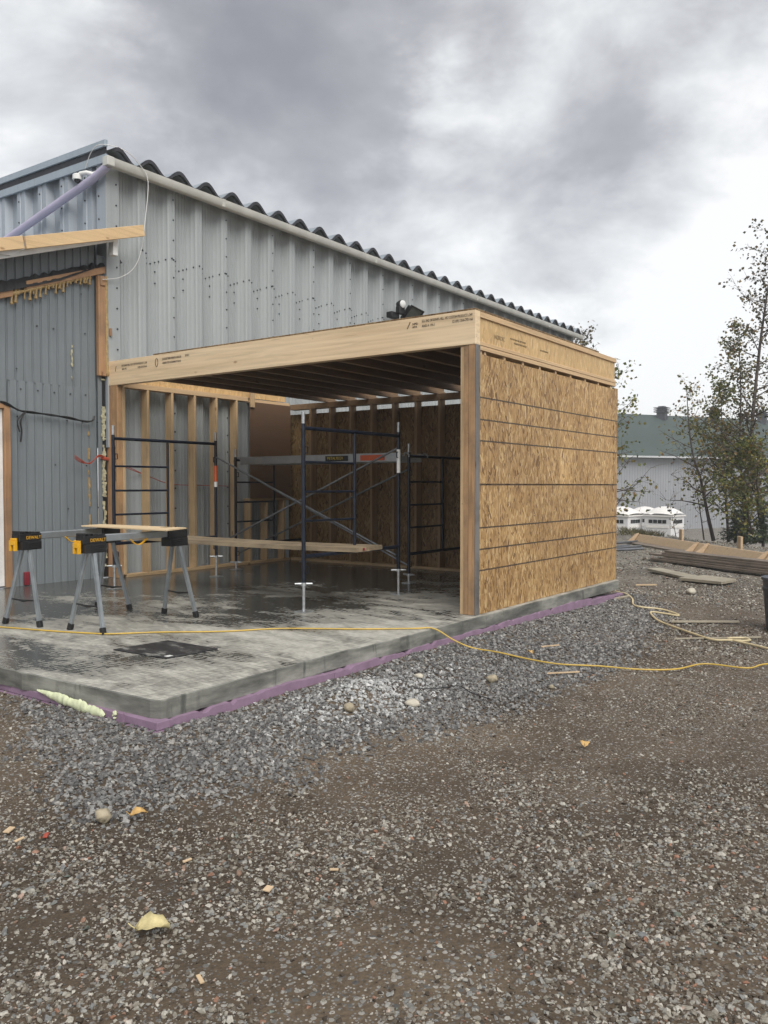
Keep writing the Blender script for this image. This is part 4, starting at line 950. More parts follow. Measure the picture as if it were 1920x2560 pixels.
# ------------------------------------------------------------------ cords
def on_ground(pts, r, off=.004):
    return [(x, y, (SZ if (x > SX0 and y > SY0+.005 and x < 10.4) else gz(x, y))+r+off) for x, y in pts]
cp = [(3.45, 7.75), (3.60, 7.3), (3.775, 6.77), (3.924, 6.233), (4.04, 5.90), (4.13, 5.72), (4.413, 5.459), (4.748, 5.057), (5.117, 4.772), (5.498, 4.21), (5.78, 3.86)]
P1 = [Vector((x, y, SZ+.009)) for x, y in cp]+[Vector((5.90, 3.73, SZ+.004)), Vector((5.98, 3.58, .19)), Vector((6.07, 3.45, .125))]
cq = [(6.12, 3.22), (6.17, 3.0), (6.22, 2.733), (6.39, 2.458), (6.50, 2.175), (6.69, 1.941), (7.02, 1.80), (7.08, 1.486), (7.33, 1.38), (7.6, 1.0), (7.7, .5)]
P1 += [Vector(p) for p in on_ground(cq, .008, .018)]
tag(MB().tube(smooth_path(P1, 8), .0066, 7).build('extension_cord', 'cord_yellow', smooth=True), 'yellow extension cord lying across the slab and out over the gravel', 'cord')
hp2 = [(10.50, 3.83), (10.40, 3.66), (10.09, 3.467), (9.695, 3.316), (9.521, 3.176), (9.626, 2.977), (9.519, 2.763), (9.351, 2.696), (9.35, 2.846), (9.33, 2.975), (9.151, 2.927), (8.838, 2.753), (8.642, 2.548), (8.399, 2.28), (8.197, 2.039), (8.221, 1.899), (8.288, 1.771), (8.41, 1.744), (8.49, 1.815), (8.365, 1.93), (8.23, 1.85), (8.139, 1.67), (8.039, 1.514), (7.95, 1.3), (7.9, .9)]
tag(MB().tube(smooth_path(on_ground(hp2, .011, .012), 7), .011, 7).build('garden_hose', 'hose_cream', smooth=True), 'cream coloured hose looping over the ground from the corner of the wall', 'hose')

# ------------------------------------------------------------------ loose stones, chips and litter
def hull_rock(seed, n=14, sq=(1, 1, .75)):
    r = random.Random(seed); bm = bmesh.new()
    for i in range(n):
        v = Vector((r.gauss(0, 1), r.gauss(0, 1), r.gauss(0, 1))).normalized()*r.uniform(.8, 1.0); bm.verts.new((v.x*sq[0], v.y*sq[1], v.z*sq[2]))
    bmesh.ops.convex_hull(bm, input=list(bm.verts)); bmesh.ops.delete(bm, geom=[v for v in bm.verts if not v.link_faces], context='VERTS')
    return bm
def rock(x, y, r, mat, label, seed, sq=(1, 1, .75), sink=.3):
    bm = hull_rock(seed, 40, sq); bmesh.ops.bevel(bm, geom=list(bm.edges), offset=.10, segments=2, affect='EDGES', clamp_overlap=True)
    me = bpy.data.meshes.new('stone'); bm.to_mesh(me); bm.free()
    for v in me.vertices: v.co = v.co*r*(1+.08*fbm(v.co.x*2, v.co.y*2, v.co.z*2+seed))
    me.polygons.foreach_set('use_smooth', [True]*len(me.polygons)); me.materials.append(M[mat])
    o = bpy.data.objects.new('stone', me); o.location = (x, y, gz(x, y)+r*sq[2]*(1-sink)); o.rotation_euler = (0, 0, seed); COL.objects.link(o)
    return tag(o, label, 'stone', 'loose stones in the yard')
rock(4.05, 3.19, .040, 'stone_tan', 'tan stone sitting in a dark hollow of the grey gravel heap', 3, (1, 1, .95), .1)
rock(4.45, 2.98, .058, 'stone_pale', 'flat pale dusty stone on the gravel heap, largest of those there', 5, (1.1, .9, .55))
rock(5.02, 3.30, .040, 'stone_pale', 'small pale stone behind the gravel heap towards the slab', 8, (1, .9, .6))
rock(5.40, 2.90, .046, 'stone_tan', 'round tan stone alone on the grey gravel, right of the heap', 9, (1, 1, .9), .2)
rock(5.60, 2.52, .028, 'stone_tan', 'small tan stone where the grey gravel thins out to the right', 12)
rock(2.195, 3.113, .042, 'stone_tan', 'angular tan stone at the front tip of the grey gravel', 14, (1, .95, .9), .15)
rock(11.5, 3.14, .09, 'stone_pale', 'pale stone on bare soil between wall corner and grey bin', 16, (1.1, .9, .6))
def chip(x, y, L, W_, ang, mat, label, name='wood_chip', cat='wood chip', tilt=.06, th=.006):
    q = MB(); pl_ = [(-L/2, -W_/2*.9), (L/2*.95, -W_/2), (L/2, W_/2*.85), (-L/2*.92, W_/2)]
    c, s = math.cos(ang), math.sin(ang)
    q.prism([(a*c-b*s, a*s+b*c) for a, b in pl_], 'z', 0, th); o = q.build(name, mat, bev=.001)
    o.location = (x, y, gz(x, y)+.012); o.rotation_euler = (tilt, -tilt, 0); return tag(o, label, cat, 'bits of wood on the gravel')
chip(2.176, 2.094, .036, .030, .3, 'chip', 'small square wood offcut on gravel right of the yellow leaf')
chip(1.649, 1.869, .042, .014, 1.2, 'chip', 'narrow wood sliver below and right of the yellow leaf')
chip(2.169, 2.529, .040, .012, -.2, 'chip', 'thin splinter of wood above and right of the yellow leaf')
chip(1.90, 3.36, .05, .03, .5, 'chip', 'wood chip at the left edge below the grey gravel, the upper of two')
chip(1.877, 3.24, .045, .014, .1, 'chip', 'wood splinter near the left edge below the larger chip')
chip(2.425, 1.984, .035, .012, -.9, 'chip', 'tan wood sliver right of the square offcut')
chip(1.964, 3.184, .04, .02, .8, 'red_wire', 'small red scrap on the gravel at the left', 'red_scrap', 'scrap')
chip(6.05, 2.62, .28, .016, -.75, 'chip', 'long thin lath on gravel just beyond the yellow cord', 'wood_lath', 'lath', .0, .01)
chip(6.75, 3.05, .20, .02, -.5, 'chip', 'short lath on grey gravel beside the timber wall', 'wood_lath', 'lath', .0, .01)
chip(8.35, 2.02, .9, .03, -.85, 'pale_board', 'long pale lath under the loop of the cream hose', 'wood_lath', 'lath', 0, .012)
chip(9.15, 2.35, .75, .07, -.95, 'pale_board', 'rough pale strip of board lying left of the grey bin', 'wood_lath', 'lath', 0, .014)
chip(12.1, 3.95, .32, .03, -.9, 'chip', 'small pale stick on bare soil in front of the two flat boards', 'wood_lath', 'lath', 0, .02)
chip(10.1, 3.60, .26, .03, -.4, 'pale_board', 'pale peg leaning out from the slab at the wall corner', 'wood_lath', 'lath', .12, .02)
chip(1.33, 1.01, .10, .012, 1.1, 'pale_board', 'crooked pale twig at the bottom right foreground', 'twig', 'twig', .02, .008).location = (1.93, 1.05, .016)
def leaf(x, y, L, mat, label, ang, curl=.25):
    q = MB(); nu, nv = 9, 5; pts = []
    for i in range(nu):
        t = i/(nu-1); wdt = L*.36*math.sin(math.pi*min(1, t*.93+.05))**.7*(1+.12*math.sin(i*2.3))
        if i == 0: wdt = .004
        for j in range(nv):
            u = (j/(nv-1)-.5)*2; hgt = .012+curl*L*(u*u*.6+.35*math.sin(t*4)*u)+.02*math.sin(t*3.1)
            cut = 1-.75*math.exp(-((t-.55)/.10)**2)*(u > .3)
            pts.append((L*(t-.5), u*wdt*cut, hgt))
    q.v = pts; q.f = [(i*nv+j, (i+1)*nv+j, (i+1)*nv+j+1, i*nv+j+1) for i in range(nu-1) for j in range(nv-1)]
    o = q.build('fallen_leaf', mat, smooth=True, fix=False); sm = o.modifiers.new('thick', 'SOLIDIFY'); sm.thickness = .0012
    o.location = (x, y, gz(x, y)+.012); o.rotation_euler = (0, 0, ang); tag(o, label, 'leaf', 'fallen leaves')
    p = MB().tube([(-L*.48, 0, .02), (-L*.62, .01*L, .03), (-L*.72, .05*L, .038)], .002, 5).build('stalk', mat, o, smooth=True)
    p.parent = o; p.location = (0, 0, 0)
    p.data.transform(Matrix.Translation(world_loc(o)))
    return o
leaf(1.73, 2.19, .112, 'yellow_leaf', 'large curled yellow leaf on the gravel in the foreground', R(HEAD-90)+.12)
leaf(4.435, 1.788, .075, 'tan_leaf', 'small tan leaf on brown gravel in the middle right', .4, .1)
leaf(2.30, 3.0, .075, 'tan_leaf', 'brown crumpled leaf beside the angular stone at the gravel tip', -.5, .2)
leaf(6.35, 3.05, .06, 'tan_leaf', 'tan leaf on grey gravel near the timber wall', 1.0, .2)
tag(MB().tube(smooth_path([(4.70, 3.12, .10), (4.86, 3.0, .09), (5.0, 2.95, .085), (4.95, 2.82, .065), (4.93, 2.66, .05)]), .004, 5).build('black_rod', 'black_cable', smooth=True), 'thin bent black rod lying on the grey gravel', 'rod')

# ------------------------------------------------------------------ gravel
def in_poly(x, y, P):
    c = np.zeros(len(x), bool); j = len(P)-1
    for i in range(len(P)):
        xi, yi = P[i]; xj, yj = P[j]
        c ^= ((yi > y) != (yj > y)) & (x < (xj-xi)*(y-yi)/(yj-yi+1e-12)+xi); j = i
    return c
GP = [(2.95, 5.0), (2.72, 4.55), (2.52, 4.05), (2.30, 3.55), (2.13, 3.28), (2.20, 3.05), (2.45, 3.02), (2.72, 3.05), (3.02, 2.80), (3.55, 2.88), (4.30, 2.62), (5.35, 2.55), (6.6, 2.40), (7.8, 2.50), (9.3, 2.85), (10.2, 3.25), (10.6, 3.75), (10.45, 3.72), (3.0, 3.72)]
def view_mask(x, y, margin=.09):
    h = R(HEAD); f = x*math.cos(h)+y*math.sin(h); r = x*math.sin(h)-y*math.cos(h)
    return (f > 1.2) & (np.abs(r) < f*(.466+margin)+.3), f
rocks_col = {}
def rock_set(name, n, mat, sq, pts):
    c = bpy.data.collections.new(name)
    for i in range(n):
        bm = hull_rock(100+i*7+len(name), pts, (1, random.uniform(.7, 1), sq*random.uniform(.8, 1.15)))
        me = bpy.data.meshes.new(name); bm.to_mesh(me); bm.free(); me.materials.append(M[mat])
        o = bpy.data.objects.new(name+'_shape', me); c.objects.link(o)
    return c
def scatter(name, label, x, y, s, coll, lift):
    n = len(x); z = np.array([gz(a, b) for a, b in zip(x, y)])+s*lift
    me = bpy.data.meshes.new(name); me.vertices.add(n); me.vertices.foreach_set('co', np.stack([x, y, z], 1).astype(np.float32).ravel())
    a = me.attributes.new('size', 'FLOAT', 'POINT'); a.data.foreach_set('value', s.astype(np.float32))
    rot = rng.normal(0, .35, (n, 3)); rot[:, 2] = rng.uniform(0, 6.28, n)
    a = me.attributes.new('turn', 'FLOAT_VECTOR', 'POINT'); a.data.foreach_set('vector', rot.astype(np.float32).ravel())
    ob = bpy.data.objects.new(name, me); COL.objects.link(ob); tag(ob, label, 'gravel', None, 'stuff')
    t = bpy.data.node_groups.new(name, 'GeometryNodeTree')
    t.interface.new_socket('Geometry', in_out='INPUT', socket_type='NodeSocketGeometry'); t.interface.new_socket('Geometry', in_out='OUTPUT', socket_type='NodeSocketGeometry')
    N = t.nodes.new; gi = N('NodeGroupInput'); go = N('NodeGroupOutput'); ip = N('GeometryNodeInstanceOnPoints'); ci = N('GeometryNodeCollectionInfo')
    ci.inputs['Collection'].default_value = coll; ci.inputs['Separate Children'].default_value = True; ci.inputs['Reset Children'].default_value = True
    sz = N('GeometryNodeInputNamedAttribute'); sz.data_type = 'FLOAT'; sz.inputs[0].default_value = 'size'
    tu = N('GeometryNodeInputNamedAttribute'); tu.data_type = 'FLOAT_VECTOR'; tu.inputs[0].default_value = 'turn'
    er = N('FunctionNodeEulerToRotation')
    L = t.links.new
    L(gi.outputs[0], ip.inputs['Points']); L(ci.outputs[0], ip.inputs['Instance']); ip.inputs['Pick Instance'].default_value = True
    L(sz.outputs['Attribute'], ip.inputs['Scale']); L(tu.outputs['Attribute'], er.inputs[0]); L(er.outputs[0], ip.inputs['Rotation'])
    L(ip.outputs[0], go.inputs[0])
    md = ob.modifiers.new('scatter', 'NODES'); md.node_group = t
    return ob
def fnoise(x, y, s, seed):
    return np.array([fbm(a*s, b*s, seed, 3) for a, b in zip(x, y)])
c_yard = rock_set('yard_pebble', 14, 'yard_stone', .62, 13); c_cr = rock_set('crushed_piece', 12, 'crushed', .7, 10); c_du = rock_set('dusty_piece', 8, 'dusty', .7, 10)
# yard gravel: graded, thinning in muddy patches
def frustum_pts(n, f0, f1, p):
    """points over the yard in front of the camera, their number per square metre falling as distance**-p"""
    u = rng.random(n); k = 2-p; f = (f0**k+u*(f1**k-f0**k))**(1/k); r = rng.uniform(-1, 1, n)*(f*.66+.6)
    h = R(HEAD); return f*math.cos(h)+r*math.sin(h), f*math.sin(h)-r*math.cos(h), f
x, y, f = frustum_pts(400000, 1.7, 21.0, 1.45)
keep = ~((x > 2.97) & (y > 3.72) & (x < 10.45)) & (~in_poly(x, y, GP) | (rng.random(len(x)) < .12))
x, y, f = x[keep], y[keep], f[keep]
pn = fnoise(x, y, .75, 4.0)*.8+fnoise(x, y, 2.6, 9.0)*.4
band = np.exp(-((f-5.6)/1.7)**2)
keep = rng.random(len(x)) < np.clip(.66+2.0*pn-.36*band, .10, 1); x, y, f, pn, band = x[keep], y[keep], f[keep], pn[keep], band[keep]
s = .0034+.0095*rng.random(len(x))**1.8; big = rng.random(len(x)) < .10*np.clip(.6+1.2*pn, .1, 1.6)*(1-.6*band); s[big] = rng.uniform(.010, .0195, big.sum())
s *= np.clip(1+.06*(f-3.5), 1, 2.2)*(1-.25*band)
scatter('gravel', 'mixed grey and tan gravel over the yard', x, y, s, c_yard, .15)
# crushed stone along the slab
N1 = 120000
x = rng.uniform(2.0, 10.7, N1); y = rng.uniform(2.3, 5.1, N1)
jx = x+rng.normal(0, .10, N1)+.10*fnoise(x, y, 2.2, 1.0); jy = y+rng.normal(0, .12, N1)+.16*fnoise(x, y, 2.2, 6.0)
keep = in_poly(jx, jy, GP) & ~((x > 2.99) & (y > 3.70) & (x < 10.45))
x, y = x[keep], y[keep]; vm, f = view_mask(x, y); x, y, f = x[vm], y[vm], f[vm]
keep = rng.random(len(x)) < np.clip(1.5-.14*f, .42, 1); x, y, f = x[keep], y[keep], f[keep]
s = (.007+.016*rng.random(len(x))**1.4)*np.clip(.9+.04*(f-3), .9, 1.25)
dus = np.exp(-(((x-4.42)/.62)**2+((y-3.26)/.24)**2)); isd = rng.random(len(x)) < dus*.95
lift = .25
scatter('crushed_stone', 'blue grey crushed stone banked along the slab', x[~isd], y[~isd], s[~isd], c_cr, lift)
scatter('dusty_stone', 'pale dusty crushed stone heaped in front of the slab edge', x[isd], y[isd], s[isd], c_du, lift)

# ------------------------------------------------------------------ yard at the back right
def at_px(x, y, D): return Vector((0, 0, 1.5))+pxray(x, y)*D
q = MB()
bn = thing('refuse_bin', (9.25, 1.60, 0), 'dark grey plastic bin cut off by the right edge', 'bin')
bc = (9.215, 1.535); z0 = gz(*bc)
prof = [(.0, .205), (.01, .215), (.10, .225), (.42, .252), (.43, .262), (.46, .262), (.465, .254), (.53, .258), (.535, .272), (.56, .274), (.562, .262), (.54, .25), (.05, .2)]
MB().tube([(bc[0], bc[1], z0+z) for z, r in prof], [r for z, r in prof], 28).build('bin_body', 'bin_grey', bn, smooth=True)
for s_ in (-1, 1):
    MB().bar((bc[0]+.27*s_, bc[1]-.05, z0+.5), (bc[0]+.27*s_, bc[1]+.05, z0+.5), .03, .04).build('handle', 'bin_grey', bn, bev=.004)
# weathered planks, stacked
A, Bq = Vector((16.35, 5.05)), Vector((13.2, .2))
dv = (Bq-A).normalized(); sv = Vector((-dv.y, dv.x))*-1
lv = [(0.0, .0, .045, 'lowest dark plank of the weathered stack in the yard'), (.30, .05, .035, 'second plank from the ground in the dark weathered stack'), (-.12, .09, .038, 'third plank from the ground in the dark weathered stack'), (.22, .133, .038, 'fourth plank up in the dark weathered stack, lighter edge'), (.26, .175, .036, 'topmost plank of the dark weathered stack')]
for i, (o_, z, t, lb) in enumerate(lv):
    a = A+dv*o_; b = Bq+dv*(o_*.4); zz = gz(a.x, a.y)+.02+z; off = sv*(-.03*i)
    p = [a+off, b+off, b+off+sv*.26, a+off+sv*.26]
    pk = MB().hexa([(v.x, v.y, zz) for v in p]+[(v.x, v.y, zz+t) for v in p]).build('weathered_plank', 'weathered', bev=.004)
    tag(pk, lb, 'plank', 'stack of weathered planks')
# timber form: long bright boards with stakes and cleats
fm = thing('timber_form', (21, 7.3, 0), 'long pale timber form with stakes and cleats behind the plank stack', 'timber form')
FA, FB = Vector((20.9, 7.25)), Vector((14.2, 1.2)); fd = (FB-FA).normalized(); fs = Vector((-fd.y, fd.x))
if fs.x < 0: fs = -fs
def fpt(t, o, z): p = FA+fd*t+fs*o; return (p.x, p.y, gz(p.x, p.y)+z)
Lf = (FB-FA).length
for a, b in ((0, 3.62), (3.63, Lf)):
    MB().hexa([fpt(a, 0, .06), fpt(b, 0, .06), fpt(b, .04, .06), fpt(a, .04, .06), fpt(a, .12, .23), fpt(b, .12, .23), fpt(b, .16, .23), fpt(a, .16, .23)]).build('form_board', 'form_wood', fm, bev=.003)
MB().hexa([fpt(.3, -.22, .02), fpt(Lf, -.22, .02), fpt(Lf, .0, .02), fpt(.3, .0, .02), fpt(.3, -.22, .06), fpt(Lf, -.22, .06), fpt(Lf, .0, .06), fpt(.3, .0, .06)]).build('base_board', 'weathered', fm, bev=.003)
for t in (2.25, 4.75, 6.05, 8.0):
    MB().hexa([fpt(t, .22, -.1), fpt(t+.14, .22, -.1), fpt(t+.14, .27, -.1), fpt(t, .27, -.1), fpt(t, .22, .46), fpt(t+.14, .22, .46), fpt(t+.14, .27, .46), fpt(t, .27, .46)]).build('stake', 'form_wood', fm, bev=.003)
for t in (.25, 3.35, 3.8, 6.0, 6.25):
    MB().hexa([fpt(t, -.20, .062), fpt(t+.05, -.20, .062), fpt(t+.05, -.02, .062), fpt(t, -.02, .062), fpt(t, .07, .26), fpt(t+.05, .07, .26), fpt(t+.05, .12, .26), fpt(t, .12, .26)]).build('cleat', 'form_wood', fm, bev=.002)
for k, (a, b, lb) in enumerate((((17.9, 6.9), (18.9, 6.25), 'grey metal tube on the ground past the wall corner, nearest of four'), ((18.1, 7.0), (19.5, 6.5), 'grey metal tube second from the front past the wall corner'), ((18.3, 7.2), (19.4, 6.75), 'grey metal tube third from the front past the wall corner'), ((18.8, 7.4), (20.6, 6.95), 'grey metal tube furthest back past the wall corner'))):
    tag(MB().tube([(a[0], a[1], gz(*a)+.03+.015*k), (b[0], b[1], gz(*b)+.03+.015*k)], .028, 8).build('metal_tube', 'pipe_grey', smooth=True), lb, 'tube', 'metal tubes on the ground')
def flat_board(P, z, lab):
    tag(MB().hexa([(x, y, gz(*P[0])+z) for x, y in P]+[(x, y, gz(*P[0])+z+.045) for x, y in P]).build('loose_board', 'pale_board', bev=.004), lab, 'board', 'flat boards on the soil')
flat_board([(14.2, 4.62), (13.1, 3.62), (13.35, 3.45), (14.4, 4.45)], .03, 'long narrow pale board lying on the soil, the left of two')
flat_board([(12.95, 3.72), (12.75, 3.05), (13.25, 2.95), (13.55, 3.5)], .03, 'short pale board lying on the soil, the right of two')
tag(MB().tube([(10.62, 3.93, .30), (10.62, 3.93, .50)], .05, 8).build('red_canister', 'red_tape', smooth=True), 'small reddish canister half hidden behind the wall corner', 'canister')

# portable toilets below the crest
def booth(c, ang, z0, label):
    root = thing('portable_toilet', (c[0], c[1], z0), label, 'toilet', 'white portable toilets')
    ca, sa = math.cos(ang), math.sin(ang); W = lambda x, y, z: (c[0]+x*ca-y*sa, c[1]+x*sa+y*ca, z0+z); h = .56
    def lb(x0, x1, y0, y1, z0_, z1_): return MB().hexa([W(x, y, z) for z in (z0_, z1_) for x, y in ((x0, y0), (x1, y0), (x1, y1), (x0, y1))])
    lb(-h, h, -h, h, 0, 2.0).build('body', 'booth', root, bev=.02)
    q = MB(); N = 8; H2 = h+.05; cc = [-H2+2*H2*i/N for i in range(N+1)]
    q.v = [W(x, y, 2.02+.34*(max(0, math.cos(x/H2*1.5))*max(0, math.cos(y/H2*1.5)))**.6) for y in cc for x in cc]
    q.f = [(j*9+i, j*9+i+1, j*9+i+10, j*9+i+9) for j in range(N) for i in range(N)]
    q.build('roof', 'booth_roof', root, smooth=True, fix=False)
    lb(-H2, H2, -H2, H2, 1.965, 2.02).build('roof_rim', 'booth_roof', root)
    for fx in (0, 1):
        for k in range(4):
            a = -.36+k*.19
            (lb(-h-.012, -h+.01, a, a+.16, 1.70, 1.84) if fx == 0 else lb(a, a+.16, -h-.012, -h+.01, 1.70, 1.84)).build('vent', 'dark_glass', root)
        (lb(-h-.02, -h, -.46, .46, 1.52, 1.62) if fx == 0 else lb(-.46, .46, -h-.02, -h, 1.52, 1.62)).build('panel_rib', 'booth_roof', root)
    lb(-h*.8, -h*.62, -h*.8, -h*.62, 2.05, 2.24).build('roof_vent', 'dark_glass', root)
    return root
def booth_at(px, D, ang, lab):
    p = at_px(px, 1268, D); booth((p.x, p.y), ang, p.z-2.32, lab)
booth_at(1661, 32.6, R(HEAD-45), 'white portable toilet seen on its corner, the rightmost one')
booth_at(1556, 33.0, R(HEAD-45), 'white portable toilet half hidden by the timber wall corner')
booth_at(1612, 35.5, R(HEAD-45), 'white portable toilet standing behind the other two')
# far shed with green roof
far = thing('far_shed', (73, 26, -2.6), 'long pale grey shed with dark green roof beyond the trees', 'building')
PL, PR = at_px(1300, 1143, 70.0), at_px(2500, 1158, 96.0); zt = 4.07
dirw = Vector((PR.x-PL.x, PR.y-PL.y, 0)).normalized(); nb = Vector((-dirw.y, dirw.x, 0))
if nb.dot(Vector((1, .7, 0))) < 0: nb = -nb
q = MB(); Lw = (Vector((PR.x, PR.y, 0))-Vector((PL.x, PL.y, 0))).length; o0 = Vector((PL.x, PL.y, 0)); nrib = int(Lw/.3); pts = []
for i in range(nrib): pts += [o0+dirw*(i*.3), o0+dirw*(i*.3+.24), o0+dirw*(i*.3+.25)-nb*.02, o0+dirw*(i*.3+.29)-nb*.02]
q.v = [(p.x, p.y, -3.2) for p in pts]+[(p.x, p.y, zt) for p in pts]; m_ = len(pts); q.f = [(i, i+1, m_+i+1, m_+i) for i in range(m_-1)]
q.build('wall', 'far_wall', far, fix=False)
a, b = o0-nb*.6, o0+dirw*Lw-nb*.6; c, d = o0+dirw*Lw+nb*6.5, o0+nb*6.5
rz0, rz1 = zt-.12, 8.65
MB().hexa([(a.x, a.y, rz0), (b.x, b.y, rz0), (c.x, c.y, rz1-.25), (d.x, d.y, rz1-.25), (a.x, a.y, rz0+.25), (b.x, b.y, rz0+.25), (c.x, c.y, rz1), (d.x, d.y, rz1)]).build('roof', 'far_roof', far)
e = d+nb*7; f_ = c+nb*7
ga, gb_ = o0-nb*.75, o0+dirw*Lw-nb*.75
MB().bar((ga.x, ga.y, zt+.02), (gb_.x, gb_.y, zt+.02), .22, .16).build('gutter', 'far_trim', far)
MB().hexa([(d.x, d.y, rz1-.25), (c.x, c.y, rz1-.25), (f_.x, f_.y, zt-.1), (e.x, e.y, zt-.1), (d.x, d.y, rz1-.005), (c.x, c.y, rz1-.005), (f_.x, f_.y, zt+.1), (e.x, e.y, zt+.1)]).build('roof', 'far_roof', far)
for px in (1653, 1783, 1903):
    rd = pxray(px, 1213); rd.z = 0
    t_ = ((d-nb*.6).dot(nb))/rd.dot(nb); p = rd*t_; zr = rz1-.6
    v = MB(); v.box(p.x-.42, p.x+.42, p.y-.42, p.y+.42, zr, zr+.85)
    vo = v.build('roof_vent', 'vent_dark', far)
    for k in range(3): MB().box(p.x-.66, p.x+.66, p.y-.66, p.y+.66, zr+.84+k*.2, zr+.91+k*.2).build('louvre', 'vent_dark', vo)
    MB().hexa([(p.x-.45, p.y-.45, zr+.8), (p.x+.45, p.y-.45, zr+.8), (p.x+.45, p.y+.45, zr+.8), (p.x-.45, p.y+.45, zr+.8), (p.x-.3, p.y-.3, zr+1.45), (p.x+.3, p.y-.3, zr+1.45), (p.x+.3, p.y+.3, zr+1.45), (p.x-.3, p.y+.3, zr+1.45)]).build('cowl', 'vent_dark', vo)

# ------------------------------------------------------------------ trees
def leaf_quad(q, p, size, r):
    d = Vector((r.gauss(0, 1), r.gauss(0, 1), r.gauss(-.5, .7))).normalized(); u = d.orthogonal().normalized(); u = (u*math.cos(r.random()*6)+d.cross(u)*math.sin(r.random()*6)).normalized()
    a, b = p+d*size, u*size*.42; m = p+d*size*.5+d.cross(u)*size*.12
    q.add([p, m+b, a, m-b], [(0, 1, 2, 3)])
def make_tree(name, label, trunk, r0, seed, nb, blen, leaves, lsize, lmat, t0=.25, up=.5, group='trees at the edge of the yard', lean=None, maxr=None):
    r = random.Random(seed); base = Vector(trunk[0])
    root = thing(name, base, label, 'tree', group)
    T = smooth_path(trunk, 8); n = len(T); q = MB(); q.tube(T, [r0*(1-.88*i/(n-1)) for i in range(n)], 8)
    lq = MB(); tips = []
    for k in range(nb):
        t = t0+(1-t0)*(k+r.random()*.8)/nb; i = min(int(t*(n-1)), n-2); p = T[i].lerp(T[i+1], t*(n-1)-i)
        a = r.random()*6.283 if lean is None else lean+r.gauss(0, .9); L = blen*(1.05-t*.75)*r.uniform(.6, 1.25)
        d = Vector((math.cos(a), math.sin(a), up*r.uniform(.3, 1.6))).normalized()
        pts = [p]; cur = p.copy(); seg = 6
        for s in range(seg):
            d = (d+Vector((r.gauss(0, .14), r.gauss(0, .14), r.gauss(.05, .12)))).normalized(); cur = cur+d*L/seg; pts.append(cur.copy())
        rb = max(.005, r0*(1-.88*t)*.5); q.tube(pts, [rb*(1-.8*s/seg) for s in range(seg+1)], 5, False)
        for s in range(1, seg+1):
            for m in range(2):
                if r.random() < .75:
                    dd = Vector((r.gauss(0, 1), r.gauss(0, 1), r.gauss(.2, .7))).normalized(); Ls = L*.32*r.uniform(.5, 1.2); e1 = pts[s]+dd*Ls*.5+Vector((0, 0, .02)); e2 = pts[s]+dd*Ls
                    q.tube([pts[s], e1, e2], [rb*.3+.0015, .0025, .0015], 4, False); tips += [e1, e2, e2]
            tips.append(pts[s])
    for k in range(leaves):
        p = tips[r.randrange(len(tips))]+Vector((r.gauss(0, .09), r.gauss(0, .09), r.gauss(0, .09)))
        leaf_quad(lq, p, lsize*r.uniform(.6, 1.3), r)
    q.build('trunk', 'bark', root, smooth=True, fix=False); lq.build('crown', lmat, root, fix=False)
    return root
def tp(*l): return [at_px(x, y, D) for x, y, D in l]
make_tree('birch_tree', 'thin leaning dark trunk with few leaves in front of the grey shed', tp((1784, 1352, 22), (1770, 1290, 22), (1752, 1200, 22), (1733, 1140, 22), (1722, 1060, 22.2), (1716, 960, 22.5)), .055, 11, 26, 1.7, 620, .085, 'leaf_mixed', .22, .35)
make_tree('birch_tree', 'tall sparse leafy tree rising out at the right edge', tp((1912, 1352, 21), (1902, 1290, 21), (1885, 1180, 21), (1880, 1080, 21), (1898, 880, 21), (1920, 720, 21), (1938, 590, 21)), .085, 23, 52, 2.0, 2400, .085, 'leaf_dark', .16, .5)
make_tree('birch_tree', 'slender tree with brown leaves just left of the tall tree', tp((1868, 1352, 22), (1858, 1240, 22), (1850, 1120, 22), (1852, 980, 22), (1846, 820, 22)), .05, 31, 34, 1.6, 2600, .08, 'leaf_mixed', .18, .4)
make_tree('birch_tree', 'slender tree with yellowing leaves behind the leaning trunk', tp((1822, 1355, 23.5), (1815, 1250, 23.5), (1808, 1120, 23.5), (1800, 960, 23.5)), .045, 37, 34, 1.7, 2400, .085, 'leaf_green', .2, .4)
make_tree('birch_tree', 'bushy sapling with green and yellow leaves low at the right', tp((1890, 1358, 20.5), (1870, 1290, 20.5), (1862, 1200, 20.5), (1868, 1120, 20.5)), .03, 41, 30, 1.3, 2200, .08, 'leaf_green', .15, .4)
make_tree('birch_tree', 'tiny bare sapling left of the leaning trunk', tp((1760, 1350, 22.5), (1752, 1290, 22.5), (1742, 1225, 22.5), (1735, 1180, 22.5)), .022, 43, 10, .8, 90, .07, 'leaf_mixed', .25, .4)
make_tree('birch_tree', 'small tree half hidden behind the timber wall, twigs reaching out', tp((1505, 1360, 17.5), (1512, 1250, 17.5), (1515, 1150, 17.5), (1522, 1040, 17.5), (1530, 930, 17.5)), .04, 55, 26, 1.25, 620, .075, 'leaf_green', .15, .3, lean=R(HEAD-80))
make_tree('birch_tree', 'leafy tree top showing above the far end of the corrugated roof', tp((1462, 1345, 30), (1462, 1150, 30), (1460, 950, 30), (1456, 830, 30)), .08, 61, 30, 1.3, 500, .11, 'leaf_dark', .45, .6)
make_tree('birch_tree', 'dry thin weed stalk beside the portable toilets', tp((1692, 1352, 23), (1684, 1310, 23), (1676, 1262, 23)), .014, 67, 8, .5, 40, .06, 'leaf_mixed', .25, .5, 'weeds on the crest')
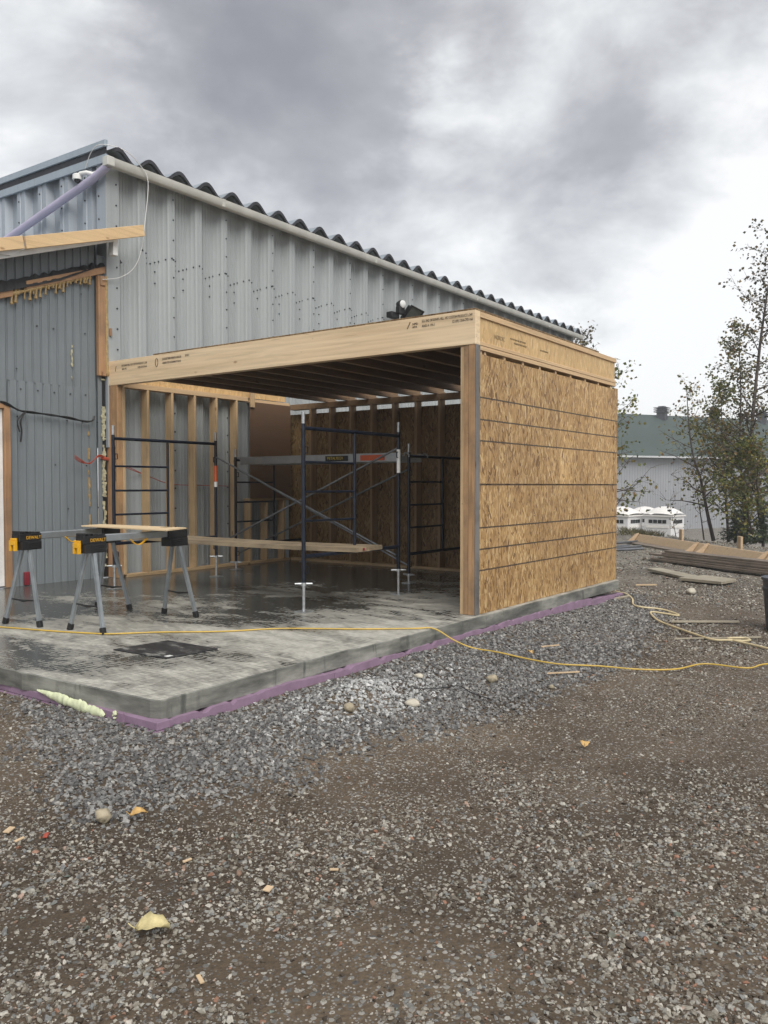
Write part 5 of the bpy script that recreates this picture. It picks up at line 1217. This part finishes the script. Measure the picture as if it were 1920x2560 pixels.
def spruce(c, H, rad, seed, label):
    r = random.Random(seed); root = thing('spruce_tree', c, label, 'tree', 'spruces at the edge of the yard'); c = Vector(c)
    MB().tube([c, c+Vector((0, 0, H))], [.04, .006], 7).build('trunk', 'bark', root, smooth=True)
    q = MB(); z = .12
    while z < H:
        t = z/H; n = int(9*(1-t)+3)
        for k in range(n):
            a = r.random()*6.28; L = rad*(1-t)**.8*r.uniform(.7, 1.15)+.04; d = Vector((math.cos(a), math.sin(a), r.uniform(-.15, .25)))
            for j in range(int(6+L*16)):
                u = r.random(); p = c+Vector((0, 0, z))+d*L*u; w_ = Vector((r.gauss(0, 1), r.gauss(0, 1), r.gauss(-.3, .5))).normalized()
                leaf_len = .10*r.uniform(.6, 1.2); s_ = w_.orthogonal().normalized()*.014; q.add([p-s_, p+s_, p+w_*leaf_len], [(0, 1, 2)])
        z += H*.045
    q.build('crown', 'needle', root, fix=False)
pg = at_px(1860, 1356, 21.3); spruce((pg.x, pg.y, pg.z-.05), 1.35, .42, 3, 'small dark spruce at the foot of the tall tree')
pg = at_px(1838, 1356, 21.8); spruce((pg.x, pg.y, pg.z-.05), .9, .45, 5, 'low spruce left of the small dark spruce')
pg = at_px(1908, 1362, 20.4); spruce((pg.x, pg.y, pg.z-.05), 1.0, .45, 8, 'low dark spruce at the right edge under the tall tree')
# weeds along the crest
wr = random.Random(5); q = MB()
for k in range(900):
    px = wr.choice([wr.uniform(1555, 1660), wr.gauss(1600, 22), wr.uniform(1540, 1800), wr.gauss(1790, 12)]); p = at_px(px, 1340, wr.uniform(23.5, 26.5)); p.z = gz(p.x, p.y)
    hgt = wr.uniform(.05, .2)*(1 if px < 1665 else .6); tip = p+Vector((wr.gauss(0, .1), wr.gauss(0, .1), hgt)); s_ = Vector((wr.gauss(0, 1), wr.gauss(0, 1), 0)).normalized()*.016
    q.add([p-s_, p+s_, tip], [(0, 1, 2)])
tag(q.build('weeds', 'weed', fix=False), 'dry weeds and grass along the crest of the yard', 'grass', None, 'stuff')

# ------------------------------------------------------------------ damp air
hz_ = MB().box(xs[0]-2, xs[-1]+2, ys[0]-2, ys[-1]+2, -4.2, 10.6)
m = bpy.data.materials.new('haze'); m.use_nodes = True; m.node_tree.nodes.clear(); g = NT(m.node_tree)
pv = g.n('VolumePrincipled', {'Color': (.93, .95, .97, 1), 'Density': HAZE, 'Anisotropy': .2}); mo = g.n('OutputMaterial'); g.link(pv.outputs[0], mo.inputs['Volume'])
ho = hz_.build('haze', m); tag(ho, 'thin damp haze over the yard', 'haze', None, 'stuff')
cy.volume_bounces = 0
